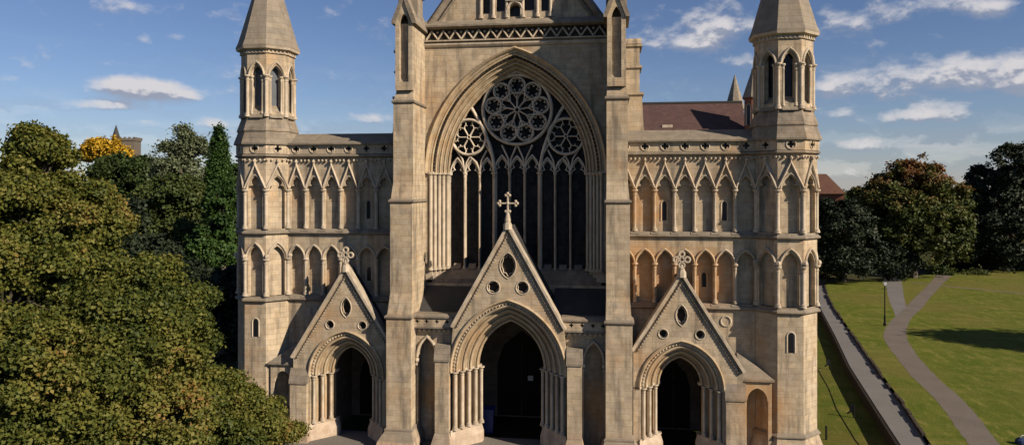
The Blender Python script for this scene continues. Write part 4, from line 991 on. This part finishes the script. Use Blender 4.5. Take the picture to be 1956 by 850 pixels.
# ------------------------------------------------------------------ sky
w = bpy.data.worlds.new('World'); scene.world = w; w.use_nodes = True; t = NT(w.node_tree)
sky = t.new('ShaderNodeTexSky'); sky.sky_type = 'NISHITA'; sky.sun_disc = False; sky.sun_elevation = EL; sky.sun_rotation = PI-AZ
sky.altitude = 100; sky.air_density = 1.0; sky.dust_density = .0; sky.ozone_density = 2.6
bg1 = t.new('ShaderNodeBackground'); t.put(bg1.inputs[0], t.mix(1.0, sky.outputs[0], (.92, .95, 1.16), 'MULTIPLY')); bg1.inputs[1].default_value = .05
tc = t.new('ShaderNodeTexCoord'); X, Y, Z = t.sep(tc.outputs['Generated'])
az = t.m('ARCTAN2', X, Y); el = t.m('ARCSINE', Z)
def azel(px, py):
    u = (px-978)/FPX; v = (359-py)/FPX; return math.atan(u)-TH, math.atan(v*math.cos(math.atan(u)))
CL = [(240, 12, 85, 18, .9), (275, 74, 22, 10, .55), (342, 70, 28, 9, .5), (205, 122, 22, 8, .5), (250, 162, 90, 17, 1.0), (180, 200, 55, 14, .95), (330, 180, 95, 17, 1.0), (255, 205, 60, 12, .5), (275, 232, 45, 9, .7), (405, 236, 36, 13, .9), (715, 228, 45, 14, 1.0),
      (1345, 55, 115, 42, .95), (1330, 80, 50, 14, .7), (1618, 42, 34, 16, .9), (1725, 22, 70, 26, .9), (1890, 14, 75, 24, 1.0), (1570, 25, 26, 18, .6), (1800, 150, 210, 34, 1.15), (1620, 165, 60, 24, .9), (1900, 140, 90, 28, 1.1), (1760, 218, 85, 15, 1.0), (1620, 215, 28, 14, .7), (1650, 276, 90, 16, .9),
      (1800, 300, 120, 14, .6), (1880, 285, 40, 10, .7), (1600, 330, 90, 14, .5), (150, 280, 60, 14, .6), (1420, 112, 24, 14, .5), (1940, 245, 40, 8, .6)]
def field(dy):
    nv = t.comb(t.m('MULTIPLY', az, 1.0), t.m('MULTIPLY', t.m('ADD', el, dy), 1.7), 0.0)
    e2 = t.m('ADD', el, dy)
    nb = t.noise(nv, 17, 9, .60, dist=.15); nwp = t.noise(nv, 5, 3, .5)
    acc = None
    for px, py, wx, wy, s_ in CL:
        a0, e0_ = azel(px, py); a1, _ = azel(px+wx, py); _, e1 = azel(px, py-wy)
        dx = t.m('MULTIPLY', t.m('SUBTRACT', az, a0), 1/abs(a1-a0)); dz = t.m('MULTIPLY', t.m('SUBTRACT', e2, e0_), 1/abs(e1-e0_))
        r2 = t.m('ADD', t.m('MULTIPLY', dx, dx), t.m('MULTIPLY', dz, dz)); g = t.m('MULTIPLY', t.m('EXPONENT', t.m('MULTIPLY', r2, -.85)), s_)
        acc = g if acc is None else t.m('ADD', acc, g)
    acc = t.m('MINIMUM', acc, 1.15)
    return t.m('ADD', t.m('MULTIPLY', acc, .88), t.m('MULTIPLY', t.m('SUBTRACT', nb, .5), 2.7)), nb
f0, nb = field(0.0); f1, _ = field(.010)
mask = t.rng(f0, .18, 1.15)
wv = t.noise(t.comb(az, t.m('MULTIPLY', el, 6.0), 3.0), 4.5, 6, .6)
wisps = t.m('MAXIMUM', t.m('MULTIPLY', t.rng(wv, .42, .75), t.rng(el, .20, .0, .0, .6)), t.rng(el, .12, -.01, 0, .38))
lit = t.rng(t.m('SUBTRACT', f0, f1), -.16, .26)
ccol = t.mix(lit, (.36, .39, .49), (.80, .77, .78))
bg2 = t.new('ShaderNodeBackground'); t.put(bg2.inputs[0], ccol); bg2.inputs[1].default_value = .64
mx = t.new('ShaderNodeMixShader'); t.put(mx.inputs[0], t.m('MAXIMUM', t.m('MULTIPLY', mask, .92), wisps)); t.l.new(bg1.outputs[0], mx.inputs[1]); t.l.new(bg2.outputs[0], mx.inputs[2])
wo = t.new('ShaderNodeOutputWorld'); t.l.new(mx.outputs[0], wo.inputs[0])
